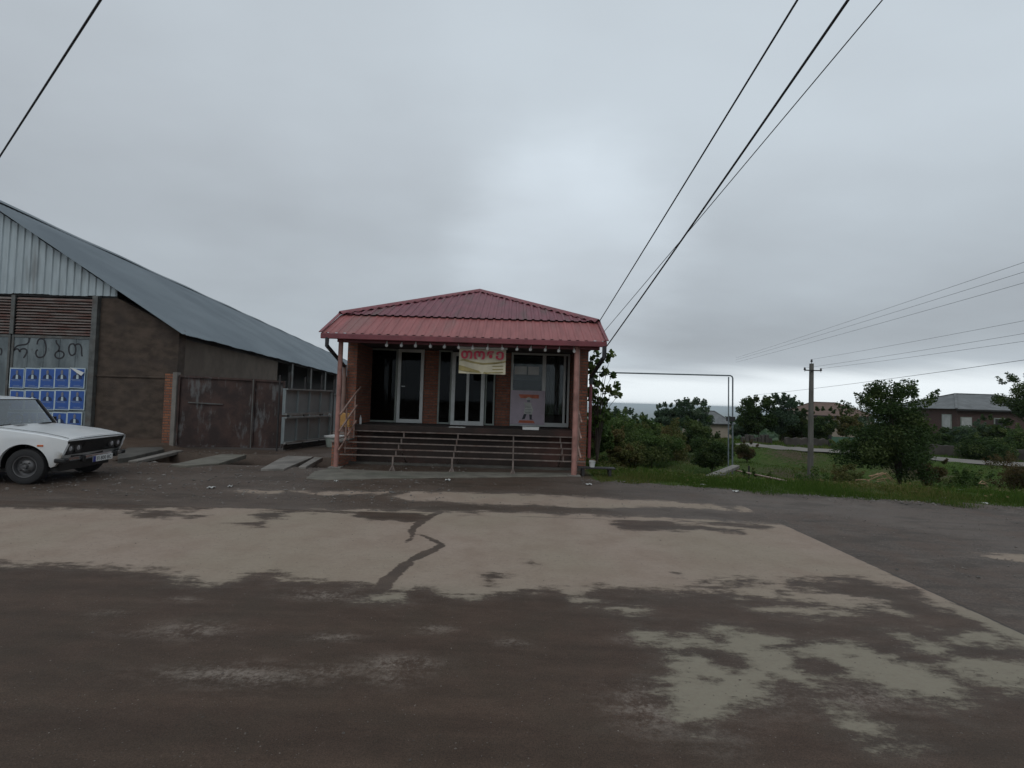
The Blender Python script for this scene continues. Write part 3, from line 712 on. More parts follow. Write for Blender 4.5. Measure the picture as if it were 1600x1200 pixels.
# downpipes: dark elbow from gutter back to the wall, then down
mb = MB(); xg = RXL+.14
mb.tube([(xg, EY, EZ-.10), (xg, EY+.0, EZ-.28), (XL-.02, YF-.12, EZ-.66)], .045, 10); mb.build('downpipe_elbow', M['dark_pipe'], smooth=True, **W)
MB().tube([(XL-.02, YF-.12, EZ-.62), (XL-.02, YF-.10, .75)], .05, 10).build('downpipe', M['pale_pipe'], smooth=True, **W)
mb = MB(); xg = RXR-.05
mb.tube([(xg, EY, EZ-.10), (xg, EY, EZ-.34), (XR+.06, YF-.12, EZ-.72), (XR+.06, YF-.10, EZ-.9)], .05, 10); mb.build('downpipe_elbow', M['dark_pipe'], smooth=True, **W)
MB().tube([(XR+.06, YF-.10, EZ-.85), (XR+.06, YF-.1, .3)], .04, 10).build('downpipe', M['red_trim'], smooth=True, **W)
# posts
def post(pb, pt, r_, name='post'):
    b = at(*pb, z=.0); t_ = at(*pt, Y=b.y)
    m_ = MB(); m_.tube([b, Vector((b.x, b.y, 2.92))], r_, 14)
    o = m_.build(name, M['post'], smooth=True, **W)
    MB().box(b.x-.14, b.x+.14, b.y-.12, b.y+.12, .0, .03).build('post_base', M['concrete'], bevel=.008, **W); return b
pl = post((524.5, 731), (530, 532), .052); pr = post((896.5, 744), (903, 560), .062)
print('posts', pl, pr)
MB().box(pr.x+.02, pr.x+.085, pr.y+.08, pr.y+.14, .05, 2.9).build('post_pipe', M['rail'], **W)
# glazing
def X(px, py=655): return at(px, py, Y=FAC).x
def frame(x0, x1, z0, z1, fw, name, mat, y=FAC, glass='glass', mull=(), bot=None, d=.06):
    bot = bot or fw; m_ = MB()
    m_.box(x0, x0+fw, y-d, y, z0, z1); m_.box(x1-fw, x1, y-d, y, z0, z1); m_.box(x0+fw, x1-fw, y-d, y, z0, z0+bot); m_.box(x0+fw, x1-fw, y-d, y, z1-fw, z1)
    for mx_, mw in mull: m_.box(mx_-mw/2, mx_+mw/2, y-d+.005, y-.005, z0+bot, z1-fw)
    o = m_.build(name, mat, bevel=.006, **W)
    g_ = MB(); g_.box(x0+fw*.7, x1-fw*.7, y-d/2-.004, y-d/2+.004, z0+bot*.7, z1-fw*.7); go = g_.build('pane', M[glass], o.parent, world=True)
    go.parent = o; go.matrix_parent_inverse = Matrix.Identity(4); return o
ZT = 2.95
f = frame(X(572), X(619), FZ+.01, ZT, .05, 'window', M['pvc_dim']); 
f = frame(X(619.5), X(660), FZ+.01, ZT, .085, 'door', M['pvc'], d=.07, bot=.10)
MB().bar((X(627), FAC-.12, FZ+1.0), (X(627)+.09, FAC-.12, FZ+1.0), .02, .02).build('door_handle', M['pvc'], **W)
frame(X(683), X(704), FZ+.01, ZT, .045, 'window', M['pvc_dim'])
frame(X(704.5), X(756), FZ-.02, ZT-.05, .10, 'door', M['pvc'], y=FAC-.08, mull=((X(729.7), .075),), bot=.13)
frame(X(756.5), X(772), FZ+.01, ZT, .045, 'window', M['pvc_dim'])
wf = frame(X(796.5), X(888), FZ+.02, ZT, .055, 'window', M['pvc'], glass='glass_clear', mull=((X(848), .10), (X(880), .06)), bot=.11)
# two small pale panels high in the window
m_ = MB(); zA = at(830, 579, Y=FAC).z
for px0, px1 in ((804, 823), (825, 842)):
    m_.box(X(px0,580), X(px1,580), FAC-.085, FAC-.062, zA-.12, zA+.10); m_.box(X(px0,580)+.06, X(px1,580)-.06, FAC-.095, FAC-.085, zA-.07, zA+.05)
m_.build('pale_panel', M['pvc'], **W)
# ------------ iron steps: five nosing bars on zig-zag stringers
sx0, sx1 = -3.78, 1.56; TR, RS, Z0, Y0 = .255, .116, .325, 11.0
for k in range(5):
    y0, z0 = Y0 + TR*k, Z0 + RS*k
    m_ = MB(); m_.bar((sx0+.0, y0, z0), (sx1 + .12 - .02*k, y0, z0), .028, .026)
    m_.build('step_bar', M['step_iron'], **W)
for px, py in ((619, 732), (707, 737), (801, 740), (880, 742)):
    b = at(px, py, z=0); x = b.x; m_ = MB()
    if px < 880: m_.bar((x, Y0-.02, 0), (x, Y0-.0, Z0), .035, .03); m_.bar((x-.05, Y0-.06, 0), (x, Y0-.0, .12), .03, .02); m_.bar((x+.05, Y0-.06, 0), (x, Y0-.0, .12), .03, .02)
    for k in range(5):
        y0, z0 = Y0 + TR*k + .02, Z0 + RS*k
        m_.bar((x, y0, z0-.015), (x, y0+TR, z0-.015), .025, .012)
        m_.bar((x, y0+TR, z0-.015), (x, y0+TR, z0+RS-.015), .03, .03)
    m_.bar((x, Y0+TR*2, Z0+RS*2-.02), (x, YF+.25, .02), .03, .03)
    m_.build('stringer', M['step_iron'], **W)
# handrails on both sides
for xr, side in ((-3.83, 0), (1.585, 1)):
    for (z0, z1, y1) in ((1.20, 1.86, 12.35), (.83, 1.40, 12.12), (.40, 1.02, 12.12)):
        m_ = MB(); m_.bar((xr, 11.06, z0), (xr+.04*(1-side*2), y1, z1), .035, .035); m_.build('handrail', M['rail'], **W)
    
    for y0_, a0_, b0_ in ((11.5,.3,1.42),(12.1,.6,1.72)): m_ = MB(); m_.bar((xr, y0_, a0_), (xr, y0_, b0_), .03, .03); m_.build('baluster', M['rail'], **W)
# brick cheek beside the steps and its pale slab
MB().box(XL+.03, -3.87, 11.25, YF, 0, .56).build('cheek_wall', M['brick'], **W)
MB().box(XL+.01, -3.83, 11.2, YF-.01, .563, .60).build('cheek_slab', M['concrete'], bevel=.006, **W)
# bare weathered board at the foot of the porch wall
MB().box(sx0-.1, sx1+.2, 11.9, 12.0, 0.0, .05).build('foot_sill', M['concrete_d'], **W)

# things on and about the shop -----------------------------------------------------------
bulb_px = [605, 628, 650, 673, 695, 717, 739, 762, 785, 808, 829, 852, 873, 897]
ordn = ['first','second','third','fourth','fifth','sixth','seventh','eighth','ninth','tenth','eleventh','twelfth','thirteenth','last']
proto = None
zb = 2.80
for i, px in enumerate(bulb_px):
    x = at(px, 541, Y=11.05).x
    if proto is None:
        proto = empty('hanging_bulb', (x, 11.0, zb), '', 'light bulb', 'white bulbs hanging under the canopy edge')
        m_ = MB(); m_.lathe([(.004,-.055),(.022,-.05),(.034,-.03),(.036,-.012),(.026,.012),(.014,.03)], (0,0,0), n=12); m_.build('bulb', M['glassbulb'], proto, smooth=True)
        m_ = MB(); m_.lathe([(.014,.03),(.014,.055),(.006,.065),(.004,.10)], (0,0,0), n=10); m_.build('socket', M['pvc'], proto, smooth=True)
        o = proto
    else:
        o = copy_tree(proto); o.location = (x, 11.0, zb)
    o.location.z = zb + random.uniform(-.012, .012); o.rotation_euler = (random.uniform(-.2,.2), random.uniform(-.25,.25), 0)
    o['label'] = 'small white bulb under the red canopy, %s of the row from the chair side' % ordn[i]
m_ = MB(); m_.tube([(at(600,541,Y=11.05).x + (at(903,541,Y=11.05).x-at(600,541,Y=11.05).x)*i/60, 11.0, zb+.085-.01*abs(sin(i*14*pi/60))) for i in range(61)], .004, 6)
tag(m_.build('light_cord', M['wire']), 'thin dark cord carrying the white bulbs under the canopy', 'cord')

# banner: თონე
def text_mesh(s, size, depth, name, mat, parent, loc, rot, extrude=.002, bold=0, offset=0):
    c = bpy.data.curves.new(name, 'FONT'); c.body = s; c.size = size; c.extrude = extrude; c.align_x = 'CENTER'; c.offset = offset
    c.resolution_u = 3
    t_ = bpy.data.objects.new(name, c); COL.objects.link(t_)
    dg = bpy.context.evaluated_depsgraph_get(); me = bpy.data.meshes.new_from_object(t_.evaluated_get(dg)); COL.objects.unlink(t_); bpy.data.objects.remove(t_)
    me.name = name; me.materials.clear(); me.materials.append(mat); o = bpy.data.objects.new(name, me); link(o, parent); o.location = loc; o.rotation_euler = rot; return o
YBN = 11.2
bl, br_ = at(716.5, 583, Y=YBN), at(789.5, 587, Y=YBN); tl = at(717, 545, Y=YBN)
bw, bh = br_.x - bl.x, tl.z - bl.z
ban = empty('banner', ((bl.x+br_.x)/2, YBN, bl.z), 'cream cloth banner with red writing hanging on a white rod under the canopy', 'banner')
rows = []
for j in range(9):
    v = j/8; rows.append([(u*bw - bw/2, .018*sin(u*9+v*2)*(1-v) + .012*sin(v*7+u*3)*(1-v), v*bh) for u in np.linspace(0, 1, 25)])
m_ = MB(); m_.grid(rows); m_.grid([[(a_, b_+.003, c_) for a_, b_, c_ in r_] for r_ in rows]); cloth = m_.build('cloth', M['banner_cloth'], ban, smooth=True)
def wob(u, v): return .018*sin(u*9+v*2)*(1-v) + .012*sin(v*7+u*3)*(1-v)
def print_poly(pts, mat, name, parent, lift=.004):
    m_ = MB(); P = [Vector((u*bw-bw/2, -lift-.001, v*bh)) for u, v in pts]; 
    for p in P: p.y += wob(p.x/bw+.5, p.z/bh)
    m_.prism(P, (0, -.001, 0)); return m_.build(name, mat, parent)
print_poly([(0,.52),(.1,.60),(.3,.50),(.52,.44),(.8,.5),(1,.56),(1,.50),(.78,.42),(.5,.37),(.28,.43),(.1,.52)][::1], M['banner_green'], 'wheat_print', ban)
print_poly([(0,.34),(.1,.30),(.35,.16),(.6,.06),(.8,.10),(.6,.0),(.3,.05),(0,.12)], M['banner_green'], 'wheat_print', ban)
for k in range(3): print_poly([(.72,.30-.13*k+.04),(.95,.36-.13*k),(.95,.33-.13*k),(.72,.285-.13*k+.02)], M['banner_green'], 'wheat_print', ban)
for ch_, u0, u1 in (('თ', .045, .285), ('ო', .315, .555), ('ნ', .60, .755), ('ე', .785, .955)):
    for nm_, mt_, y_, of_ in (('letter_outline', 'banner_pink', -.030, .026), ('letter', 'banner_red', -.034, .010)):
        t_ = text_mesh(ch_, .4, 0, nm_, M[mt_], ban, (0, y_, 0), (R(90),0,0), .001, offset=of_)
        xs = [v.co.x for v in t_.data.vertices]; zs = [v.co.y for v in t_.data.vertices]; pad = .0 if nm_ == 'letter' else .008
        k = ((u1-u0)*bw + 2*pad)/(max(xs)-min(xs)); kz = (.33*bh + 2*pad)/(max(zs)-min(zs))
        t_.scale = (k, kz, 1); t_.location.x = (u0*bw-bw/2-pad) - min(xs)*k; t_.location.z = bh*.60 - pad - min(zs)*kz
m_ = MB(); m_.tube([(-bw/2-.03, 0, bh+.035), (bw/2+.03, 0, bh+.035)], .03, 10); m_.build('rod', M['white'], ban, smooth=True)
for u in (.02, .33, .64, .98): m_ = MB(); m_.tube([(u*bw-bw/2, 0, bh+.06), (u*bw-bw/2, 0, bh+.20)], .004, 5); m_.build('hanging_tie', M['white'], ban)

# advert panel in the right-hand window
ap = at(824, 661, Y=FAC-.10); at_ = at(826, 616, Y=FAC-.10)
aw, ah = (at(842,640,Y=FAC-.1).x - at(800,640,Y=FAC-.1).x), at_.z - ap.z
ad = empty('advert_panel', (ap.x, FAC-.10, ap.z), 'mauve and orange advert with a cartoon baker standing in the wide window', 'advert')
b0_, b1_ = at(797.5,640,Y=FAC-.1).x - ap.x, at(851,640,Y=FAC-.1).x - ap.x
MB().box(b0_, b1_, .0, .02, -.04, ah+.10).build('board', M['ad_back'], ad)
def adp(pts, mat, name, y=-.003): MB().prism([(u*aw-aw/2, y, v*ah) for u, v in pts], (0, -.002, 0)).build(name, mat, ad)
adp([(.22,.86),(.90,.86),(.90,.99),(.14,.99)], M['ad_orange'], 'top_band'); adp([(.16,.0),(.78,.0),(.72,.09),(.20,.09)], M['ad_orange'], 'bottom_band')
adp([(.36,.32),(.66,.30),(.70,.46),(.62,.66),(.66,.70),(.56,.70),(.50,.72),(.44,.70),(.34,.72),(.40,.60)], M['ad_coat'], 'coat_print')
adp([(.47,.72),(.57,.72),(.58,.80),(.46,.80)], M['poster_skin'], 'face_print', -.004); adp([(.44,.80),(.60,.80),(.63,.87),(.52,.90),(.41,.86)], M['ad_coat'], 'hat_print', -.006)
adp([(.36,.31),(.46,.31),(.40,.14),(.28,.12),(.30,.15)], M['ad_dark'], 'leg_print'); adp([(.56,.30),(.66,.30),(.66,.14),(.72,.12),(.58,.12)], M['ad_dark'], 'leg_print')
for k in range(14): adp([(.40+.05*(k%5)+.01*(k//5), .36+.09*(k//5)), (.425+.05*(k%5)+.01*(k//5), .36+.09*(k//5)), (.42+.05*(k%5)+.01*(k//5), .40+.09*(k//5))], M['ad_dark'], 'coat_spot', -.006)
# curtains behind the right-hand window and a dim shelf
m_ = MB(); rows = []
for j in range(2): rows.append([(X(853)+ (X(886)-X(853))*i/60, FAC+.30+.03*sin(i*.9), FZ+.35+1.6*j) for i in range(61)])
m_.grid(rows); tag(m_.build('net_curtain', M['cloth'], smooth=True), 'pale pleated net curtain hanging behind the wide shop window', 'curtain')
cb = empty('counter', (X(864), FAC+.7, FZ), 'low pale counter standing inside behind the wide shop window', 'counter')
m_ = MB(); m_.box(-.4, .4, -.15, .2, .45, .5); m_.build('counter_top', M['concrete'], cb)
m_ = MB(); m_.box(-.38, .38, -.1, .18, 0, .44); m_.build('counter_body', M['interior'], cb)
# a paler wall panel inside, left of the curtain
MB().box(X(796), X(850), FAC+.5, FAC+.52, FZ+1.3, 2.9).build('inner_panel', M['pvc_dim'], **W)

# items on the porch edge
p = at(829, 673, Y=12.18); bx_ = empty('white_box', (p.x, 12.16, FZ), 'shallow white box lying on the porch edge below the advert', 'box')
MB().box(-.20, .20, -.06, .06, .0, .06).build('box_body', M['white'], bx_, bevel=.008); MB().box(-.205, .205, -.065, .065, .06, .075).build('lid', M['white'], bx_, bevel=.005)
p = at(715, 668, Y=12.3)
rows = [[(p.x-.20+.40*i/12, 12.12+.24*j/6, FZ + .012 + .012*sin(i*1.7+j)*cos(j*1.3) - (.05 if j == 0 else 0)) for i in range(13)] for j in range(7)]
m_ = MB(); m_.grid(rows); m_.grid([[(a_, b_, c_-.006) for a_, b_, c_ in r_] for r_ in rows]); tag(m_.build('door_rag', M['cloth'], smooth=True), 'crumpled pale rag lying before the double door', 'rag')
p = at(566, 657, Y=12.5)
bt = MB(); bt.lathe([(.028,0),(.030,.02),(.030,.14),(.012,.19),(.011,.22)], (p.x, 12.35, FZ), n=14); tag(bt.build('plastic_bottle', M['white'], smooth=True), 'small clear bottle standing on the porch beside the brick side wall', 'bottle')
# ochre chair on the ledge
ch = empty('ochre_chair', (-3.95, 11.72, .60), 'worn chair with an ochre back and thin pale legs on the ledge beside the steps', 'chair')
MB().box(-.10, .13, -.03, .0, .32, .62).build('backrest', M['yellow'], ch, bevel=.012); MB().box(-.11, .14, -.02, .22, .29, .315).build('seat', M['yellow'], ch, bevel=.01)
for (x0, y0, x1, y1) in ((-.09,0,-.13,-.10),(.11,0,.16,-.10),(-.09,.2,-.05,.26),(.11,.2,.06,.26)):
    MB().tube([(x0, y0, .29), (x1, y1, 0)], .010, 8).build('leg', M['rail'], ch, smooth=True)
MB().tube([(-.11,-.05,.13), (.14,-.05,.15)], .008, 8).build('stretcher', M['rail'], ch, smooth=True)
# dark bench-like plank to the right of the shop, with a white bucket
b = at(928, 737, z=0.0)
bn = empty('plank_bench', (1.95, 11.15, 0), 'low dark plank bench standing in the grass beside the shop corner', 'bench')
MB().box(-.42, .42, -.12, .12, .17, .20).build('seat', M['dark_steel'], bn, bevel=.006)
for x0 in (-.3, .3): MB().box(x0-.03, x0+.03, -.10, .10, 0, .17).build('leg', M['dark_steel'], bn)
bk = empty('white_bucket', (1.86, 11.15, .20), 'small white bucket standing on the dark plank bench', 'bucket')
m_ = MB(); m_.lathe([(.055,0),(.075,.13),(.078,.135),(.07,.13),(.05,.01)], (0,0,0), n=18); m_.build('pail', M['white'], bk, smooth=True)
m_ = MB(); m_.tube([(.075*cos(t_), .01, .12+.05*sin(t_)) for t_ in np.linspace(0, pi, 9)], .004, 6); m_.build('handle', M['rail'], bk)

# ------------------------------------------------------------------ barn
BYF = 13.9
A_ = at(285, 522, Y=BYF); Rg = at(-57, 291, Y=BYF)
D = Vector((-.17, 1, 0)); DL = 72
barn = empty('barn', (Rg.x, BYF+.3, 0), 'long barn with grey corrugated roof, tin gable and brown earth walls', 'barn')
BW = dict(parent=barn, world=True)
slope = (A_ - Rg); sl = slope.length; sv = slope.normalized(); Dn = D.normalized(); nr = sv.cross(Dn); nr = nr if nr.z > 0 else -nr
m_ = MB(); 
def lowedge(u): return sl + .03*sin(u*1.9) + .02*sin(u*5.3)
ribbed(m_, Rg, Dn, sv, nr, DL, lambda u: 0, lowedge, pitch=.2, h=.022, kind='sin')
sl2 = Vector((-sv.x, 0, sv.z)); nr2 = Vector((-nr.x, nr.y, nr.z)); nr2 = Dn.cross(sl2); nr2 = nr2 if nr2.z > 0 else -nr2
ribbed(m_, Rg, Dn, sl2, nr2, DL, lambda u: 0, lambda u: sl, pitch=.2, h=.022, kind='sin')
m_.build('roof', M['barn_roof'], **BW)
m_ = MB(); e_ = Rg + Vector((0,0,.05)); q = e_ + Dn*DL
rows = []
for i in range(61):
    p = e_ + Dn*DL*i/60 + Vector((0,0,.02*sin(i*1.3)))
    rows.append([p + sv*.25 - Vector((0,0,.0)), p + Vector((0,0,.02)), p + sl2*.25])
m_.grid(rows); m_.grid([[c - Vector((0,0,.006)) for c in r_] for r_ in rows]); m_.build('ridge_cap', M['barn_roof'], **BW)
# gable line helpers: z of roof underside at X on the gable plane
GYp = BYF + .35      # gable plane behind the verge
def roofz(x): 
    if x > Rg.x: return Rg.z + (x - Rg.x)*(A_.z-Rg.z)/(A_.x-Rg.x)
    return Rg.z - (Rg.x - x)*(Rg.z-A_.z)/(A_.x-Rg.x)
offx = D.x*.35
XA = A_.x + offx
def Gx(px, py=600): return at(px, py, Y=GYp).x
cz = at(90, 460.5, Y=GYp).z          # bottom of tin cladding
xc = Gx(149, 560)                    # steel column
x_end = Gx(278, 560)                 # wall corner
xl = 2*Rg.x - x_end
# tin cladding
m_ = MB(); xs0 = xl + .8; xs1 = Gx(184, 461); tot = xs1 - xs0
ribbed(m_, (xs0, GYp-.02, cz), (1,0,0), (0,0,1), (0,-1,0), tot, lambda u: -.02*(int(u/1.1) % 2), lambda u: max(.02, roofz(xs0+u-offx)-cz-.05 - .05*(int(u/.66) % 2)), pitch=.215, h=.03, thick=.002)
m_.build('gable_cladding', M['tin'], **BW)
MB().box(xl+1.2, Gx(184, 461), GYp+.02, GYp+.25, cz-.06, cz+.03).build('gable_beam', M['dark_steel'], **BW)
# louvres
z1, z0 = cz-.10, at(90, 524, Y=GYp).z
def louvre(x0, x1):
    m_ = MB(); n_ = 13
    for k in range(n_):
        zc_ = z0 + (z1-z0)*(k+.5)/n_ + random.uniform(-.006,.006)
        m_.add([(x0, GYp-.045, zc_-.030), (x1, GYp-.045, zc_-.030+random.uniform(-.012,.012)), (x1, GYp+.01, zc_+.030), (x0, GYp+.01, zc_+.030),
                (x0, GYp-.050, zc_-.026), (x1, GYp-.050, zc_-.026), (x1, GYp+.005, zc_+.034), (x0, GYp+.005, zc_+.034)],
               [(0,1,2,3),(4,5,6,7),(0,1,5,4)])
    m_.build('louvre', M['slats'], **BW)
xd0, xd1 = Gx(15, 600), Gx(141, 600)
MB().box(xl+1.6, Gx(145,500), GYp+.06, GYp+.09, z0, z1+.02).build('louvre_backing', M['dark_steel'], **BW)
louvre(xd0+.10, xd1-.02); louvre(xd0-2.2, xd0-.03); 
# doors: two leaves of blue-grey sheet
for a0, a1_ in ((xd0+.02, xd1), (xd0-2.25, xd0-.02)):
    m_ = MB(); nn_ = 5
    for k in range(nn_):
        u0, u1 = a0 + (a1_-a0)*k/nn_, a0 + (a1_-a0)*(k+1)/nn_
        m_.box(u0+.004, u1-.004, GYp-.02, GYp+.03, .25, z0-.03)
    d_ = m_.build('barn_door', M['barn_door'], bevel=.008, **BW)
    m_ = MB(); m_.box(a0, a0+.06, GYp-.04, GYp-.021, .25, z0-.02); m_.box(a1_-.06, a1_, GYp-.04, GYp-.021, .25, z0-.02); m_.box(a0+.06, a1_-.06, GYp-.035, GYp-.021, z0-.09, z0-.02)
    fo = m_.build('door_frame', M['steel_post'], **BW)
MB().box(xc-.09, xc+.07, GYp-.12, GYp+.10, 0.1, cz-.02).build('steel_column', M['steel_post'], bevel=.01, **BW)
MB().box(xd0-.05, xd0+.06, GYp-.06, GYp-.03, z0, z1+.05).build('steel_column', M['steel_post'], **BW)
# brown wall of the gable, right of the column, with a shallow ledge line
m_ = MB(); wx0 = xc+.075
m_.prism([(wx0, GYp, 0.0), (x_end, GYp, 0.0), (x_end, GYp, roofz(x_end-offx)-.015), (Gx(184,461), GYp, cz-.05), (wx0, GYp, cz-.07)], (0, .3, 0))
m_.build('gable_wall', M['render'], **BW)
lx = xd0-2.32; MB().prism([(xl, GYp, 0), (lx, GYp, 0), (lx, GYp, cz-.07), (xl+1.2, GYp, cz-.07), (xl, GYp, roofz(xl-offx)-.1)], (0, .19, 0)).build('gable_wall', M['render'], **BW)
zl = at(200, 588, Y=GYp).z
MB().box(wx0, x_end+.01, GYp-.035, GYp-.001, zl-.03, zl+.02).build('wall_ledge', M['render'], bevel=.01, **BW)
MB().prism([(xl+1.4, GYp+.3, cz), (Gx(180,461), GYp+.3, cz), (Rg.x+offx, GYp+.3, Rg.z-.2)], (0,.05,0)).build('gable_backing', M['dark_steel'], **BW)
# side wall going back, then open bays on posts
c0 = Vector((x_end-.02, GYp, 0)); L1 = 9.5
def sidept(s_, z_=0, off=0): v = c0 + D*s_; return Vector((v.x + off, v.y, z_))
ez = A_.z - .02
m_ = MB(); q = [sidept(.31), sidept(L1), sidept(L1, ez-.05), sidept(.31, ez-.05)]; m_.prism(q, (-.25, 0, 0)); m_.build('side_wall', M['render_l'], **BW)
MB().prism([sidept(L1), sidept(70), sidept(70, 1.1), sidept(L1, 1.1)], (-.2,0,0)).build('low_side_wall', M['render'], **BW)
for k in range(14):
    p = sidept(L1 + 2.2 + 4.2*k, 0, .02); MB().box(p.x-.1, p.x+.1, p.y-.1, p.y+.1, 0, ez).build('side_post', M['steel_post'], **BW)
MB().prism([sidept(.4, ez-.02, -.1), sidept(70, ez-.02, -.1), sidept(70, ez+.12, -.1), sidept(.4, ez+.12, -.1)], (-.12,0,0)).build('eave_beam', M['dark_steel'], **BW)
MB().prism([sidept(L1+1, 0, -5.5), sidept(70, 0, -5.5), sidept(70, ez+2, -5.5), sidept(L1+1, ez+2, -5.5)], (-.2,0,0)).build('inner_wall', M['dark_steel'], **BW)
MB().prism([sidept(70, 0, 0), sidept(70, 0, -11.5), sidept(70, ez, -11.5), sidept(70, ez+4, -5.9), sidept(70, ez, 0)], (0,.2,0)).build('end_wall', M['render'], **BW)
MB().prism([(xl, GYp, 0), (xl+D.x*70, GYp+70, 0), (xl+D.x*70, GYp+70, ez), (xl, GYp, ez)], (.2,0,0)).build('side_wall', M['render'], **BW)
m_ = MB(); fz = at(58, 338, Y=BYF+2.6)
for k in range(7):
    a_ = k*.9; m_.tube([fz - Vector((0,0,.12)), fz + Vector((.12*cos(a_), .06*sin(a_), .02+.05*(k % 3)))], [.012,.004], 5)
m_.build('bird_nest', M['bark'], **BW) if False else None

# graffiti strokes on the door, copied letter by letter (a flat ribbon 2 mm proud)
def stroke(pts, wd_=.042):
    P = [at(x, y, Y=GYp-.03) for x, y in pts]
    # smooth the polyline
    for _ in range(2):
        Q = [P[0]]
        for i in range(len(P)-1): Q += [P[i]*.75 + P[i+1]*.25, P[i]*.25 + P[i+1]*.75]
        P = Q + [P[-1]]
    m_ = MB(); rows = []
    for i, p in enumerate(P):
        d = P[min(i+1, len(P)-1)] - P[max(i-1, 0)]; s_ = Vector((-d.z, 0, d.x)).normalized()*wd_/2
        rows.append([p + s_, p - s_])
    for r_ in rows:
        for q in r_: q.y = GYp-.024
    m_.grid(rows); return m_
def gp(l): return [(x/8, 520 + y/8) for x, y in l]
letters = [
    [[(370,60),(362,110),(330,145),(270,150),(210,160),(175,200),(160,240),(150,290)], [(165,225),(195,200),(225,200),(245,245),(250,210),(290,195),(325,205),(335,235),(315,280),(290,315)]],
    [[(460,145),(470,90),(510,68),(550,85),(572,150),(572,220),(555,285),(510,310),(465,305),(445,270),(445,230),(470,210)]],
    [[(700,90),(700,130),(735,160),(740,200),(720,230)], [(740,225),(790,240),(800,280),(775,315),(730,322),(690,305),(682,270),(700,240),(740,225)]],
    [[(905,135),(870,145),(855,190),(862,250),(885,285),(925,275),(945,230),(940,170),(920,140),(905,135)], [(935,150),(975,135),(1005,150),(1020,200),(1015,260),(1025,295)]],
    [[(0,190),(15,205),(20,240),(5,280)]],
]
for st in letters:
    m_ = MB()
    for s_ in st:
        t_ = stroke(gp(s_)); m_.add(t_.v, t_.f)
    m_.build('graffiti_letter', M['ink'], **BW)
# election-style posters on the doors: blue with a suited figure
rowsY = [(574.5, 607), (609, 641), (643.5, 676)]
colsX = [(15.5,36.5), (39.5,61), (63,84.5), (86,107.5), (109.5,131.5)]
proto = None; rown = ['top','middle','bottom']; coln = ['first','second','third','fourth','fifth']
for j, (ya, yb) in enumerate(rowsY):
    for i, (xa, xb) in enumerate(colsX):
        if j == 2: xa, xb = xa-4.5, xb-4.5
        tl_ = at(xa, ya + (xa-15)*.0, Y=GYp-.05); br2 = at(xb, yb, Y=GYp-.05); w_, h_ = br2.x-tl_.x, tl_.z-br2.z
        if proto is None:
            proto = empty('poster', (0,0,0), '', 'poster', 'blue portrait posters pasted on the barn doors'); pw, ph = w_, h_
            MB().box(-w_/2, w_/2, -.003, .0, 0, h_).build('paper', M['poster_white'], proto)
            def pp(pts, mt, nm, y): MB().prism([(u*w_-w_/2, y, v*h_) for u, v in pts], (0,-.0015,0)).build(nm, mt, proto)
            pp([(.06,.04),(.94,.04),(.94,.95),(.06,.95)], M['poster_blue'], 'blue_print', -.0045)
            pp([(.20,.46),(.24,.60),(.40,.68),(.62,.68),(.78,.60),(.84,.46)], M['poster_suit'], 'suit_print', -.007)
            pp([(.44,.46),(.45,.66),(.58,.66),(.60,.46)], M['poster_white'], 'shirt_print', -.0095)
            pp([(.45,.70),(.43,.78),(.45,.87),(.51,.90),(.58,.87),(.60,.78),(.57,.70),(.51,.67)], M['poster_skin'], 'face_print', -.012)
            m_ = MB()
            for (u0,u1,v) in ((.12,.68,.41),(.20,.74,.36),(.30,.72,.13),(.25,.9,.08)): m_.prism([(u0*w_-w_/2,-.007,v*h_),(u1*w_-w_/2,-.007,v*h_),(u1*w_-w_/2,-.007,v*h_+.022*h_),(u0*w_-w_/2,-.007,v*h_+.022*h_)], (0,-.0015,0))
            m_.build('text_lines', M['poster_text'], proto); o = proto
        else: o = copy_tree(proto)
        pass; o.location = ((tl_.x+br2.x)/2, GYp-.045-.002*((i+j) % 2), br2.z); o.rotation_euler = (0, R(random.uniform(-.8,.8)), 0); o.scale = (w_/pw, 1, h_/ph)
        o['label'] = 'blue portrait poster with suited figure, %s from the door edge in the %s row' % (coln[i], rown[j])
        if j == 0 and i == 4:   # its upper corner has peeled over
            m_ = MB(); w_, h_ = pw, ph
            m_.prism([(-.5*w_, -.03, 1.02*h_), (-.05*w_, -.045, .94*h_), (.48*w_, -.03, .78*h_), (.36*w_, -.06, .62*h_), (.05*w_, -.06, .76*h_)], (0, -.002, 0))
            m_.build('peeled_corner', M['white'], o); o['label'] = 'blue portrait poster whose upper corner has peeled over to show white'

# ------------------------------------------------------------------ brick pier, gate and steel panels
gp0 = at(262, 701, z=.0)
pier_ = empty('gate_pier', (gp0.x, gp0.y, 0), 'narrow orange brick pier with a concrete post against the brown wall', 'pier')
bx0, bx1 = at(250, 700, Y=gp0.y).x, at(262.5, 700, Y=gp0.y).x; zt = at(270, 585, Y=gp0.y).z
MB().box(bx0, bx1+.02, gp0.y+.05, gp0.y+.35, .06, zt+.02).build('brickwork', M['brick_orange'], pier_, world=True)
MB().box(bx1+.021, bx1+.14, gp0.y, gp0.y+.16, 0, zt+.06).build('concrete_post', M['concrete'], pier_, world=True, bevel=.01)
gt = empty('sheet_gate', (bx1+.2, gp0.y+.08, 0), 'rusty dark sheet-metal gate with pale scuffs beside the brick pier', 'gate')
g0 = Vector((bx1+.17, gp0.y+.10, 0)); g2 = at(440, 703, z=0); g1 = at(394, 702, z=0); g1 = g0 + (g2-g0)*((g1.x-g0.x)/(g2.x-g0.x))
print('gate', g0, g2)
gh = at(274, 585, Y=g0.y).z
gd = (g2-g0).normalized(); gn = Vector((gd.y, -gd.x, 0))
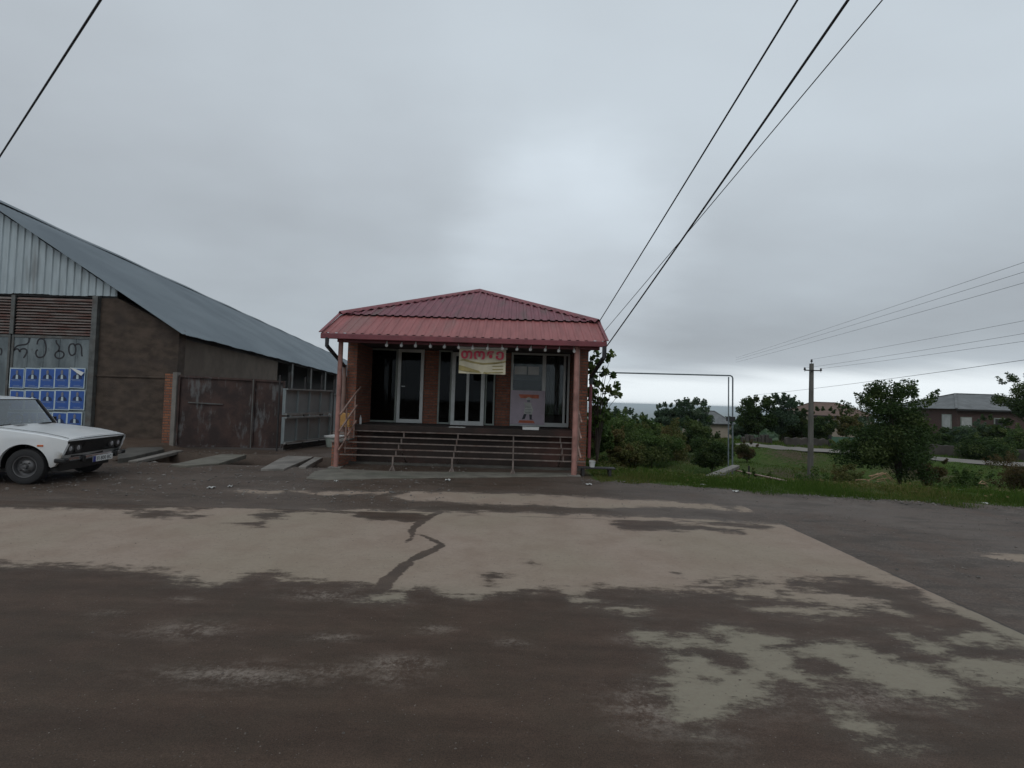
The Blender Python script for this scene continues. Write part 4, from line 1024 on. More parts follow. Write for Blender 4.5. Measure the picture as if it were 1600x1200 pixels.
def leaf(p, q, h0, h1, nm):
    m_ = MB(); L_ = (q-p).length; n_ = max(6, int(L_/.12)); rows = []
    for i in range(n_+1):
        b = p + (q-p)*i/n_ + gn*.012*sin(i*.8); rows.append([b + Vector((0,0,.05)), b + Vector((0,0,.05+(h0+(h1-h0)*i/n_-.05)))])
    m_.grid(rows); m_.grid([[a_ - gn*.01 for a_ in r_] for r_ in rows]); o = m_.build(nm, M['rust_gate'], gt, world=True)
    m_ = MB(); u = Vector((0,0,1))
    for a_, b_ in ((p+u*.05, p+u*h0), (q+u*.05, q+u*h1), (p+u*(h0-.03), q+u*(h1-.03)), (p+u*.08, q+u*.08)): m_.bar(a_+gn*.03, b_+gn*.03, .05, .04, up=gn)
    m_.build('gate_frame', M['rust_gate'], gt, world=True)
leaf(g0, g1-gd*.02, gh-.02, gh-.05, 'gate_leaf'); leaf(g1+gd*.02, g2, gh-.05, gh-.08, 'gate_leaf')
m_ = MB(); m_.bar(g0+gd*.25+gn*.03+Vector((0,0,1.30)), g0+gd*1.15+gn*.03+Vector((0,0,1.27)), .03, .03, up=gn); m_.build('gate_brace', M['steel_post'], gt, world=True)
m_ = MB(); m_.bar(g1+gn*.05+Vector((0,0,.06)), g1+gn*.05+Vector((0,0,gh-.06)), .03, .035, up=gn); m_.build('meeting_bar', M['steel_post'], gt, world=True)

def steel_panel(name, label, p, q, z0_, z1_, nrib, mid=True):
    o = empty(name, tuple(p), label, 'formwork', 'steel formwork panels stacked behind the gate'); d = (q-p); L_ = d.length; d.normalize(); n_ = Vector((d.y, -d.x, 0)); u = Vector((0,0,1))
    tiers = [(z0_, (z0_+z1_)/2-.03), ((z0_+z1_)/2+.03, z1_)] if mid else [(z0_, z1_)]
    for a_, b_ in tiers:
        m_ = MB(); m_.prism([p+u*a_, q+u*a_, q+u*b_, p+u*b_], -n_*.06); m_.build('face_sheet', M['form'], o, world=True)
        for k in range(nrib+1):
            c = p + d*(L_*k/nrib); m_ = MB(); m_.bar(c+n_*.03+u*(a_+.06), c+n_*.03+u*(b_-.06), .05, .05, up=n_); m_.build('rib', M['form'], o, world=True)
        m_ = MB(); m_.bar(p+n_*.05+u*(a_+.03), q+n_*.05+u*(a_+.03), .09, .05, up=u); m_.bar(p+n_*.05+u*(b_-.02), q+n_*.05+u*(b_-.02), .10, .04, up=u)
        m_.build('rail', M['form_rib'], o, world=True)
    return o
s0 = at(441, 700, Y=14.05); s0.z = 0; s1 = at(513, 690, Y=16.3); s1.z = 0
print('panel', s0, s1)
steel_panel('steel_formwork', 'two-tier pale blue steel panel with ribs standing beside the rusty gate', s0, s1, .2, 1.78, 4)
m_ = MB(); m_.prism([s0+Vector((0,.06,.02)), s1+Vector((0,.06,.02)), s1+Vector((0,.06,.16)), s0+Vector((0,.06,.16))], (0,.5,0)); tag(m_.build('sleeper', M['dark_steel']), 'dark timber sleeper carrying the two-tier steel panel', 'sleeper')
s2 = at(513, 690, Y=18.5); s3 = at(562, 690, Y=20.0); s2.z = s3.z = 0
steel_panel('steel_formwork', 'plain pale steel panel seen between the two-tier panel and the post', s2, s3, .25, 1.68, 2, False)
# thin stakes sticking above the panels
for k, px in enumerate((427, 440, 464, 491, 514)):
    t_ = (px-440)/73; p = s0.lerp(s1, t_) + Vector((0,.25,0)); m_ = MB(); m_.bar(p+Vector((0,0,0)), p+Vector((0,0,2.15+.1*(k % 2))), .035, .035)
    tag(m_.build('steel_stake', M['dark_steel']), '%s of the thin dark stakes rising behind the two-tier steel panel' % ordn[k], 'stake', 'dark stakes behind the steel panels')
# white tub at the foot of the post
tb = empty('white_tub', tuple(at(522, 694, Y=15.6).xy) + (0,), 'pale green plastic tub on the yard behind the salmon post', 'tub')
m_ = MB(); m_.lathe([(.22,0),(.28,.30),(.30,.31),(.26,.30),(.2,.02)], (0,0,0), n=24); m_.build('tub_body', plain('pale_green_plastic', (.36,.42,.38), .5), tb, smooth=True)
m_ = MB(); m_.lathe([(.31,.31),(.31,.35),(.1,.38),(.001,.385)], (0,0,0), n=24); m_.build('tub_lid', M['white'], tb, smooth=True)

# slabs bridging the trench
def slab_px(name, pts, z_, th, mat, label, cat='slab', grp=None):
    P = [at(x, y, z=z_) for x, y in pts]; m_ = MB(); m_.prism(P, (0,0,-th)); o = m_.build(name, mat, bevel=.012); tag(o, label, cat, grp); return o
G_ = 'concrete slabs laid over the trench'
slab_px('bridging_slab', C4([(255,250),(345,256),(545,242),(705,192),(560,187)]), .045, .10, M['concrete_g'], 'broad mossy slab over the trench in front of the rusty gate', grp=G_)
slab_px('bridging_slab', C4([(790,275),(930,275),(1105,203),(950,198),(900,215)]), .045, .10, M['concrete'], 'grey slab with worn edges over the trench before the steel panels', grp=G_)
slab_px('bridging_slab', C4([(1015,262),(1060,262),(1160,208),(1110,206)]), .05, .10, M['concrete'], 'narrow concrete strip across the trench nearest the shop', grp=G_)
slab_px('bridging_slab', C4([(0,228),(60,228),(330,166),(270,166)]), .035, .08, M['concrete'], 'thin pale kerb piece over the trench nearest the car', grp=G_)
slab_px('apron_slab', C4([(1060,330),(1110,290),(1200,272),(1560,290),(2650,300),(2640,318),(1900,325),(1500,330),(1160,340)]), .02, .05, M['concrete_g'], 'worn concrete apron at the foot of the shop steps', 'apron')
slab_px('wall_foot', C4([(-60,190),(0,150),(200,145),(215,158),(20,205),(-60,215)]), .10, .12, M['concrete_d'], 'low rough earth kerb along the foot of the brown wall', 'kerb')

# ------------------------------------------------------------------ car
wc = at(35, 757, z=0)
HD = R(7.5)
car = empty('parked_car', (wc.x-.06, wc.y+.72, 0), 'old white saloon car with black grille parked in front of the blue posters', 'car', rz=HD)
car['label'] = 'old white saloon car with black grille parked in front of the blue posters'
print('car', car.location)
def topz(x):
    return np.interp(x, [-3.42,-3.2,-2.9,-2.5,-.62,-.3,.2,.45,.56,.62], [.86,.90,.915,.93,.918,.888,.828,.778,.750,.735])
def botz(x):
    z = np.interp(x, [-3.42,-3.2,-1.9,.3,.45,.54,.62], [.42,.32,.24,.25,.31,.45,.68])
    for cx_ in (0, -2.42):
        r_ = .37; 
        if abs(x-cx_) < r_: z = max(z, .30 + math.sqrt(r_*r_-(x-cx_)**2))
    return z
def halfw(x, z):
    b = np.interp(x, [-3.42,-3.1,-2.4,-.5,.3,.55,.62], [.70,.76,.80,.805,.79,.76,.745])
    k = np.interp(z, [.22,.4,.62,.78,.93], [.955,.99,1.0,.995,.955]); return b*k
xs = sorted(set(list(np.linspace(-3.42, .62, 90)) + [c + s_*.37*cos(a_) for c in (0,-2.42) for s_ in (-1,1) for a_ in np.linspace(0.02, 1.5, 14)]))
body = MB()
for sg in (-1, 1):
    rows = []
    for x in xs:
        b, t_ = float(botz(x)), float(topz(x)); rows.append([(x, sg*halfw(x, b+(t_-b)*k/7), b+(t_-b)*k/7) for k in range(8)] + [(x, sg*(halfw(x, t_)-.03), t_+.012)])
    body.grid(rows)
    rows2 = [[r_[0], (r_[0][0], sg*(abs(r_[0][1])-.05), r_[0][2]+.0)] for r_ in rows]; body.grid(rows2)   # folded lip
# deck between the sides (scuttle, hood bed, boot)
rows = []
for x in [v for v in xs if v > -.62] : 
    t_ = float(topz(x)); hw = halfw(x, t_)-.03; rows.append([(x, y*hw, t_+.012+.018*(1-y*y)) for y in np.linspace(-1, 1, 13)])
body.grid(rows)
rows = []
for x in [v for v in xs if v < -2.85]:
    t_ = float(topz(x)); hw = halfw(x, t_)-.03; rows.append([(x, y*hw, t_+.012+.015*(1-y*y)) for y in np.linspace(-1, 1, 13)])
body.grid(rows)
# front apron and tail
NX = lambda z: .46 + (z-.45)*.42      # the nose leans forward towards the bonnet edge
rows = []
for z in np.linspace(.27, .47, 4): rows.append([(NX(z)-.02*abs(y), y*.74, z) for y in np.linspace(-1, 1, 11)])
body.grid(rows)
rows = [[(.625-.02*abs(y), y*.745, z) for y in np.linspace(-1,1,11)] for z in (.722,.738)]; body.grid(rows)
rows = [[(.625-.02*abs(y), y*.745, .738) for y in np.linspace(-1,1,11)], [(.57, y*.74, .758) for y in np.linspace(-1,1,11)]]; body.grid(rows)
rows = [[(-3.42, y*.70, z) for y in np.linspace(-1,1,9)] for z in (.35,.6,.87)]; body.grid(rows)
body.build('body', M['car'], car, smooth=True)
# hood panel a few mm proud of the bed
rows = []
for x in np.linspace(-.56, .60, 16):
    t_ = float(topz(x)); hw = .655 if x < .3 else .655-.0*(x-.3); rows.append([(x, y*hw, t_+.022+.020*(1-y*y)) for y in np.linspace(-1, 1, 15)])
m_ = MB(); m_.grid(rows); m_.grid([[(a_, b_, c_-.012) for a_, b_, c_ in r_] for r_ in rows])
n_ = len(rows); m_.grid([rows[-1], [(a_, b_, c_-.012) for a_, b_, c_ in rows[-1]]])
m_.grid([[r_[0] for r_ in rows], [(r_[0][0], r_[0][1], r_[0][2]-.012) for r_ in rows]]); hood = m_.build('hood', M['car'], car, smooth=True)
for sg in (-1,1):
    m_ = MB()
    for k in range(12):
        xa, xb = -.55+1.13*k/12, -.55+1.13*(k+1)/12; m_.bar((xa, sg*.668, float(topz(xa))+.027), (xb, sg*.668, float(topz(xb))+.027), .008, .004)
    m_.build('hood_seam', M['black_plastic'], car)
for sy in (-.30, .22):
    m_ = MB(); 
    for k in range(3): m_.box(-.47+.025*k, -.455+.025*k, sy-.10, sy+.10, float(topz(-.46))+.046, float(topz(-.46))+.052)
    m_.build('hood_vent', M['black_plastic'], car)
# underbody and engine bay dark mass
m_ = MB(); m_.box(-3.3, .42, -.62, .62, .20, .42); m_.box(-3.3,.45,-.40,.40,.42,.70); m_.build('underbody', M['dark_steel'], car)
# roof, pillars
rows = []
for x in np.linspace(-2.62, -.86, 12):
    e_ = 1.385 + .035*sin((x+2.62)/1.76*pi)
    rows.append([(x, .60*y, e_ + .028*(1-y**4)) for y in np.linspace(-1, 1, 13)] )
m_ = MB(); m_.grid(rows); m_.grid([[(a_, b_, c_-.02) for a_, b_, c_ in r_] for r_ in rows])
m_.grid([rows[-1], [(a_+.015, b_, c_-.03) for a_, b_, c_ in rows[-1]]]); m_.grid([rows[0], [(a_, b_, c_-.03) for a_, b_, c_ in rows[0]]])
for sg in (0, -1): m_.grid([[r_[sg] for r_ in rows], [(r_[sg][0], r_[sg][1]*1.02, r_[sg][2]-.035) for r_ in rows]])
m_.build('roof', M['car'], car, smooth=True)
m_ = MB()
for sg in (-1, 1):
    m_.bar((-.60, sg*.70, .93), (-.87, sg*.60, 1.37), .045, .05); m_.bar((-1.68, sg*.735, .93), (-1.74, sg*.60, 1.38), .06, .03)
    m_.bar((-3.0, sg*.70, .92), (-2.60, sg*.60, 1.37), .10, .05); m_.bar((-2.55, sg*.735, .93), (-2.50, sg*.59, 1.38), .05, .03)
m_.build('pillar', M['car'], car, bevel=.008)
m_ = MB()
m_.bar((-.575,-.66,.945), (-.575,.66,.945), .03, .03); m_.bar((-.85,-.58,1.375),(-.85,.58,1.375), .02,.02)
for sg in (-1,1): m_.bar((-.585, sg*.655, .95), (-.85, sg*.58, 1.37), .05, .035)
m_.build('windscreen_seal', M['black_plastic'], car)
def quad(a_, b_, c_, d_, nm, mt='glass_car', bow=0):
    m_ = MB(); a_, b_, c_, d_ = map(Vector, (a_, b_, c_, d_)); rows = []
    for j in range(7):
        v = j/6; l_ = a_.lerp(d_, v); r_ = b_.lerp(c_, v); rows.append([l_.lerp(r_, i/12) + Vector((bow*(1-(i/6-1)**2), 0, 0)) for i in range(13)])
    m_.grid(rows); return m_.build(nm, M[mt], car, smooth=True)
quad((-.585,-.65,.95), (-.585,.65,.95), (-.85,.58,1.37), (-.85,-.58,1.37), 'windscreen', bow=.035)
quad((-3.0,-.62,.94), (-3.0,.62,.94), (-2.62,.54,1.37), (-2.62,-.54,1.37), 'rear_window', bow=-.03)
for sg in (-1,1):
    quad((-.70,sg*.72,.94), (-1.66,sg*.735,.94), (-1.72,sg*.60,1.36), (-.92,sg*.605,1.36), 'side_window')
    quad((-1.72,sg*.735,.94), (-2.52,sg*.735,.94), (-2.48,sg*.60,1.36), (-1.77,sg*.60,1.36), 'side_window')
m_ = MB(); m_.bar((-.70,.735,.98),(-.72,.80,1.0),.02,.02); m_.box(-.76,-.72,.78,.90,.97,1.05); m_.build('wing_mirror', M['black_plastic'], car, bevel=.01)
for y0 in (-.35, .20):
    m_ = MB(); m_.tube([(-.57,y0,.965),(-.66,y0+.22,1.03)], .006, 6); m_.bar((-.615,y0-.05,.99),(-.66,y0+.38,1.03), .012,.015); m_.build('wiper', M['black_plastic'], car)
# interior
m_ = MB(); m_.box(-.95,-.62,-.66,.66,.78,.93); m_.build('dashboard', M['seat_dark'], car, bevel=.02)
for sy in (-.34,.34): m_ = MB(); m_.box(-1.75,-1.62,sy-.22,sy+.22,.55,1.18); m_.box(-1.66,-1.20,sy-.22,sy+.22,.45,.60); m_.build('seat', M['seat_dark'], car, bevel=.04)
m_ = MB(); m_.tube([(-1.05+.06*cos(t_), .34+.19*sin(t_), .93+.17*cos(t_)) for t_ in np.linspace(0, 2*pi, 25)], .012, 6); m_.build('steering_wheel', M['black_plastic'], car)
m_ = MB(); m_.box(-.95,-.92,-.12,.12,1.26,1.31); m_.build('rear_view_mirror', M['black_plastic'], car, bevel=.01)
# grille with four round headlamps
gr = MB(); gr.add([(NX(.475)-.02,-.75,.475),(NX(.475)-.02,.75,.475),(NX(.475)+.03,.74,.475),(NX(.475)+.03,-.74,.475),(NX(.70)-.02,-.745,.72),(NX(.70)-.02,.745,.72),(NX(.70)+.045,.735,.72),(NX(.70)+.045,-.735,.72)],
    [(0,1,2,3),(4,7,6,5),(3,2,6,7),(0,4,5,1),(1,5,6,2),(0,3,7,4)]); go = gr.build('grille', M['black_plastic'], car, bevel=.008)
m_ = MB()
for k in range(14):
    z = .50 + .18*k/13; x = NX(z)+.032+.015*(z-.475)/.225; m_.box(x,x+.008,-.31,.31,z-.003,z+.003)
m_.build('grille_bars', M['dark_steel'], go)
for y0 in (-.61, -.43, .43, .61):
    r_ = .066; x0 = NX(.60)+.03
    h_ = MB(); h_.lathe([(r_+.02,-.01),(r_+.02,.022),(r_,.026)], (x0,y0,.590), 'X', 24); ho = h_.build('headlight', M['dark_steel'], car, smooth=True)
    m_ = MB(); m_.lathe([(r_,.010),(r_*.8,.022),(r_*.4,.030),(.001,.032)], (x0,y0,.590), 'X', 24); m_.build('lens', M['lamp'], ho, smooth=True)
# bumper, overriders, plate
m_ = MB(); rows = []
for y in np.linspace(-.68, .68, 21):
    x = .645 - .05*(abs(y)/.7)**3; rows.append([(x-.04,y,.435),(x,y,.445),(x+.012,y,.41),(x,y,.375),(x-.04,y,.365)])
m_.grid(rows); m_.build('bumper', M['chrome'], car, smooth=True)
m_ = MB(); rows = []
for y in np.linspace(-.66,.66,15):
    x = .66 - .05*(abs(y)/.7)**3; rows.append([(x-.01,y,.405),(x+.004,y,.392),(x-.012,y,.372)])
m_.grid(rows); m_.build('bumper_strip', M['black_plastic'], car)
for sg in (-1,1):
    m_ = MB(); m_.box(.45,.62,sg*.68 if sg>0 else -.79, .79 if sg>0 else -.68, .365,.44); m_.build('bumper_end', M['black_plastic'], car, bevel=.02)
    m_ = MB(); m_.box(.62,.685,sg*.42-.03,sg*.42+.03,.35,.46); m_.build('overrider', M['black_plastic'], car, bevel=.015)
    m_ = MB(); m_.box(.20,.29,*sorted((sg*.780,sg*.80)),.635,.665); m_.build('side_indicator', M['amber'], car, bevel=.004)
m_ = MB(); m_.box(.675,.683,-.22,.30,.315,.42); plate = m_.build('number_plate', M['white'], car, bevel=.004)
m_ = MB(); m_.box(.6835,.6845,-.22,-.15,.317,.418); m_.build('plate_band', M['blue_band'], plate)
pt = text_mesh('FI 800 BC', .095, 0, 'plate_lettering', M['ink'], plate, (.6845, .07, .336), (R(90),0,R(90)), .0005)
# wheels
def wheel(x, y, sg):
    o = bpy.data.objects.new('wheel', None); link(o, car); o.location = (x, y, .295)
    m_ = MB(); m_.lathe([(.19,-.075),(.25,-.082),(.283,-.07),(.295,-.045),(.297,0),(.295,.045),(.283,.07),(.25,.082),(.19,.075)], (0,0,0), 'Y', 40, False)
    for k in range(60):
        t_ = 2*pi*k/60; c, s_ = cos(t_), sin(t_)
        for q in (-.035,.005): m_.box(-.004,.004,q,q+.03,.292,.300); n0 = len(m_.v)-8
        for i in range(len(m_.v)-16, len(m_.v)):
            a_, b_, c_ = m_.v[i]; m_.v[i] = (a_*c + c_*s_, b_, -a_*s_ + c_*c)
    m_.build('tyre', M['rubber'], o, smooth=True)
    m_ = MB(); y_ = sg*.06
    m_.lathe([(.188,y_),(.182,y_+sg*.012),(.168,y_+sg*.010),(.158,y_-sg*.05),(.12,y_-sg*.055),(.105,y_-sg*.02),(.085,y_-sg*.008),(.06,y_+sg*.0),(.042,y_-sg*.01),(.035,y_+sg*.022),(.001,y_+sg*.026)], (0,0,0), 'Y', 32, False); m_.build('rim', M['rim'], o, smooth=True)
    m_ = MB()
    for k in range(4):
        t_ = pi/4+k*pi/2; m_.lathe([(.010,y_),(.010,y_+sg*.02),(.001,y_+sg*.024)], (.085*cos(t_),0,.085*sin(t_)), 'Y', 8)
    m_.build('wheel_bolts', M['dark_steel'], o)
for x in (0,-2.42): wheel(x, -.675, -1); wheel(x, .675, 1)
for x in (0,-2.42):
    for sg in (-1,1):
        m_ = MB(); rows = []
        for t_ in np.linspace(-.1, pi+.1, 20): rows.append([(x+.375*cos(t_), sg*.76, .30+.375*sin(t_)), (x+.375*cos(t_), sg*.42, .30+.375*sin(t_))])
        m_.grid(rows)
        m_.add([(x-.37,sg*.45,.2),(x+.37,sg*.45,.2),(x+.37,sg*.45,.70),(x-.37,sg*.45,.70)], [(0,1,2,3)]); m_.build('wheel_arch_liner', M['black_plastic'], car)
# doors: seam lines as thin dark strips, handles
for sg in (-1,1):
    m_ = MB()
    for x in (-.66,-1.68,-2.50):
        for k in range(8):
            z = .30+.60*k/8; z2 = .30+.60*(k+1)/8
            if x < -2.3 and z < .72: continue
            m_.bar((x, sg*(halfw(x,z)+.0005), z), (x, sg*(halfw(x,z2)+.0005), z2), .006, .003)
    m_.build('door_seam', M['black_plastic'], car)
    for x in (-1.55,-2.35): MB().box(x-.07,x+.07,*(sorted((sg*.80,sg*.825))),.80,.825).build('door_handle', M['chrome'], car, bevel=.006)

# ------------------------------------------------------------------ utility pole, gas pipe frame, cables
ub = at(1266, 745, Y=24.5); ut = at(1267, 568, Y=24.5); gz = float(terrain(ub.x, ub.y))
up_ = empty('utility_pole', (ub.x, ub.y, gz), 'slim grey concrete utility pole standing in the grassy dip', 'utility pole')
H = ut.z - gz
m_ = MB(); m_.bar((0,0,-.2), (0,0,H), .2, .2); 
m_ = MB(); rows = [[(-.10,-.10,-.3),(.10,-.10,-.3),(.10,.10,-.3),(-.10,.10,-.3),(-.10,-.10,-.3)], [(-.072,-.07,H),(.072,-.07,H),(.072,.07,H),(-.072,.07,H),(-.072,-.07,H)]]
m_.grid(rows); m_.add([(-.072,-.07,H),(.072,-.07,H),(.072,.07,H),(-.072,.07,H)], [(0,1,2,3)]); m_.build('pole_shaft', M['pole'], up_)
za = H - .35; m_ = MB(); m_.bar((-.40,-.11,za), (.40,-.11,za), .06, .05); m_.build('crossarm', M['dark_steel'], up_)
for x0, z0_ in ((-.40,za-.05), (.40,za-.07), (0,H+.02)):
    m_ = MB(); m_.lathe([(.012,-.02),(.012,.05),(.05,.06),(.055,.10),(.03,.12),(.045,.14),(.04,.18),(.001,.20)], (x0,-.11 if x0 else 0,z0_), n=12); m_.build('insulator', M['insul'], up_, smooth=True)
# gas pipe portal
PYY = 19.0
A1 = at(1145, 737, Y=PYY); A2 = at(1145, 587, Y=PYY); A3 = at(905, 581, Y=PYY-1.0)
gpz = float(terrain(A1.x, PYY))
gpf = empty('gas_pipe_frame', (A1.x, PYY, gpz), 'tall thin grey-blue gas pipe crossing above the bushes on twin uprights', 'gas pipe')
r_ = .027; k = .10
m_ = MB(); m_.tube([(A1.x, PYY, gpz-.2), (A2.x, PYY, A2.z-k), (A2.x-k*.3, PYY, A2.z-k*.3), (A2.x-k, PYY, A2.z), (A3.x, PYY-1, A3.z), (A3.x-2.5, PYY-1, A3.z+.02)], r_, 10)
m_.build('pipe_run', M['gas'], gpf, smooth=True, world=True)
B1 = at(1138.5, 748, Y=PYY-.1); B2 = at(1138.5, 589, Y=PYY-.1)
m_ = MB(); m_.tube([(B1.x, PYY-.1, gpz-.3), (B2.x, PYY-.1, B2.z-.0)], r_*.85, 10); m_.build('support_post', M['gas'], gpf, smooth=True, world=True)
c_ = at(1142, 655, Y=PYY); m_ = MB(); m_.box(c_.x-.16, c_.x+.14, PYY-.08, PYY+.06, c_.z-.08, c_.z+.10); m_.build('pipe_clamp', M['dark_steel'], gpf, world=True, bevel=.01)
# sloping concrete beam at its foot and a low pipe by the verge
q0, q1 = at(1108, 747, Y=13.4), at(1150, 729, Y=18.8); m_ = MB(); m_.bar(q0, q1, .26, .12); tag(m_.build('concrete_beam', M['concrete'], bevel=.02), 'pale concrete beam sloping down to the gas pipe upright', 'beam')
q0, q1 = at(1149, 735, Y=18.2), at(1253, 757, Y=11.9); m_ = MB(); m_.tube([q0, q1], .028, 10); lp = m_.build('ground_pipe', M['rail'], smooth=True); tag(lp, 'rusty pipe lying low above the grass beside the concrete beam', 'pipe')
st_ = MB(); b_ = at(1170, 745, Y=17.2); st_.tube([(b_.x, 17.2, float(terrain(b_.x,17.2))-.1), (b_.x, 17.2, at(1170,728,Y=17.2).z)], .03, 8); tag(st_.build('short_stake', M['dark_steel']), 'short dark stake standing beside the low rusty pipe', 'stake')

def cable(name, pts3, rad, label, mat='wire', grp=None, sag=0, n=40):
    a_, b_ = Vector(pts3[0]), Vector(pts3[1]); P = []
    for i in range(n+1):
        t_ = i/n; P.append(a_.lerp(b_, t_) - Vector((0,0,sag*4*t_*(1-t_))))
    m_ = MB(); m_.tube(P, rad, 6); tag(m_.build(name, M[mat], smooth=True), label, 'cable', grp)
GC = 'cables running up from the shop roof corner'
def ext(px0, py0, Y0_, px1, py1, Y1_, k=1.6):
    a_, b_ = at(px0, py0, Y=Y0_), at(px1, py1, Y=Y1_); return a_, a_ + (b_-a_)*k
cable('overhead_cable', ext(936,503,11.95,1243,0,4.2), .010, 'black cable rising from the roof hip, uppermost of the three at the shop', grp=GC, sag=.03)
cable('overhead_cable', ext(948,541,10.9,1319,0,3.8), .0125, 'thick twisted black cable rising from the gutter corner', grp=GC, sag=.05)
cable('overhead_cable', ext(938,525,11.5,1376,0,4.2), .006, 'thinnest black cable crossing behind the thick one above the shop', grp=GC, sag=.02)
a_, b_ = at(157,0,Y=6), at(0,244,Y=9.5); d = b_-a_
cable('overhead_cable', (a_-d*.9, b_+d*1.6), .014, 'single dark cable slanting over the barn roof in the open sky')
GL = 'far power lines strung over the dip'
for k, (ya, yb) in enumerate(((407,559),(422,562),(439,566))):
    cable('power_line', ext(1150,yb,54,1600,ya,17,1.25), .007, '%s of the three high power lines rising over the houses' % ('uppermost','middle','lowest')[k], 'thinwire', GL, sag=.1)
tips = [ut + Vector((0,0,.2)), ut + Vector((-.4,-.1,-.25)), ut + Vector((.4,-.1,-.25))]
for k, ya in enumerate((498,518,530)):
    b_ = at(1600, ya, Y=13.0); a_ = tips[k]; cable('power_line', (a_, a_+(b_-a_)*1.5), .0045, ('wire leaving the top insulator of the concrete pole','wire leaving the crossarm end of the pole nearer the gas pipe','wire leaving the crossarm end of the pole nearer the big bush')[k], 'thinwire', GL, sag=.06)
a_, b_ = at(1180,617,Y=36), at(1600,558,Y=14.5); cable('power_line', (a_, a_+(b_-a_)*1.3), .0075, 'lowest single wire passing just above the trees', 'thinwire', GL, sag=.12)

# ------------------------------------------------------------------ far houses, fences
def house(name, label, c, w_, d_, gz_, ez_, rz_, wall, roof, rot=0, hip=True, over=.35, ch=False):
    o = empty(name, (c[0], c[1], gz_), label, 'house', rz=rot); h = ez_-gz_; rr = rz_-gz_
    MB().box(-w_/2, w_/2, 0, d_, -.5, h).build('wall', wall, o)
    X0, X1, Y0_, Y1_ = -w_/2-over, w_/2+over, -over, d_+over; ins = min((Y1_-Y0_)/2, w_*.35)
    m_ = MB(); a_ = [(X0,Y0_,h),(X1,Y0_,h),(X1,Y1_,h),(X0,Y1_,h),(X0+ins,(Y0_+Y1_)/2,rr),(X1-ins,(Y0_+Y1_)/2,rr)]
    m_.add(a_, [(0,1,5,4),(1,2,5),(2,3,4,5),(3,0,4),(0,3,2,1)]); ro = m_.build('roof', roof, o)
    m_ = MB()
    for p, q in ((0,4),(1,5),(2,5),(3,4),(4,5)): m_.bar(Vector(a_[p])+Vector((0,0,.03)), Vector(a_[q])+Vector((0,0,.03)), .18, .06)
    m_.build('ridge_tile', M['asb'] if roof is M['asb'] else roof, ro)
    m_ = MB(); m_.box(X0,X1,Y0_-.02,Y0_+.04,h-.15,h-.005); m_.build('fascia', M['dark_steel'], o)
    return o
hb = at(1540, 690, Y=44); he = at(1500, 639, Y=44); hr = at(1506, 617, Y=48)
x0h = at(1500,640,Y=44).x
hs = house('brick_house', 'red brick house with a grey hip roof beyond the road', (x0h+5.4, 44.3), 10.8, 8, -1.9, he.z, hr.z+.1, M['brick_far'], M['asb'])
hs2 = None
wxx = at(1489, 655, Y=44).x
for i, dx in enumerate((-4.6, -1.6, 1.6, 4.2)):
    m_ = MB(); m_.box(dx-.5, dx+.5, -.06, .02, 1.9, 3.3); f_ = m_.build('window', M['pvc_dim'], hs); m_ = MB(); m_.box(dx-.42, dx+.42, -.08, -.065, 1.98, 3.22); m_.build('pane', M['cloth'] if i == 0 else M['dark_steel'], f_)
m_ = MB(); m_.box(-5.46, -5.40, .5, 1.5, 2.2, 3.5); f_ = m_.build('window', M['pvc_dim'], hs); m_ = MB(); m_.box(-5.47, -5.462, .6, 1.4, 2.3, 3.4); m_.build('pane', M['cloth'], f_)
hc = at(1128, 660, Y=62); house('beige_house', 'small beige house with a grey roof half hidden behind bushes', (hc.x-1.0, 62), 4.4, 5, float(terrain(hc.x,62)), at(1125,662,Y=62).z+.0, at(1110,645,Y=62).z+.2, M['beige'], M['asb'])
hc = at(1318, 650, Y=56); house('brown_roof_house', 'house with a rusty brown hip roof showing above the green gate', (hc.x, 56), 7, 7, float(terrain(hc.x,56)), at(1318,650,Y=56).z, at(1320,630,Y=60).z, M['beige'], M['rust_roof'])
# fence pieces beyond the road
def onr(px, py, Y): p = at(px, py, Y=Y); return p.x, p.y, float(terrain(p.x, p.y))
x, y, z = onr(1322, 700, 37); fg = empty('green_gate', (x, y, z), 'green metal gate between dark posts beyond the far road', 'gate')
zt_ = at(1322, 683, Y=37).z - z
m_ = MB(); m_.box(-1.1,1.1,0,.04,.08,zt_); m_.build('gate_sheet', M['green_gate'], fg)
for x0 in (-1.2,1.15): MB().box(x0-.08,x0+.08,-.03,.09,0,zt_+.12).build('gate_post', M['dark_steel'], fg)
x2, y2, z2 = onr(1362, 702, 36.5); fg2 = empty('grey_gate', (x2, y2, z2), 'pale grey sheet fence beside the green gate, partly behind bushes', 'fence')
MB().box(-.75,1.0,0,.04,.05,zt_).build('fence_sheet', M['grey_gate'], fg2); MB().box(1.0,1.1,-.03,.07,0,zt_+.05).build('fence_post', M['dark_steel'], fg2)
x3, y3, z3 = onr(1268, 698, 38); m_ = MB()
tp_ = [(x3-2+u*.1, y3, z3+.52+.06*sin(u*.9)+random.uniform(-.04,.04)) for u in range(43)]
m_.prism([(x3-2, y3, z3-.2), (x3+2.2, y3, z3-.2)] + tp_[::-1], (0,.3,0))
tag(m_.build('rubble_wall', M['stone_wall'], bevel=.03), 'low rubble wall between the pole and the green gate', 'wall')
x4, y4, z4 = onr(1180, 697, 39); m_ = MB()
for k in range(8): m_.box(x4-1+k*.3, x4-1+k*.3+.26, y4+random.uniform(-.1,.1), y4+.35, z4-.1, z4+random.uniform(.25,.6))
tag(m_.build('stone_pile', M['stone_wall'], bevel=.04), 'pile of pale stones below the dense trees beyond the far road', 'stones')
x5, y5, z5 = onr(1440, 700, 33.5); m_ = MB(); top_ = []
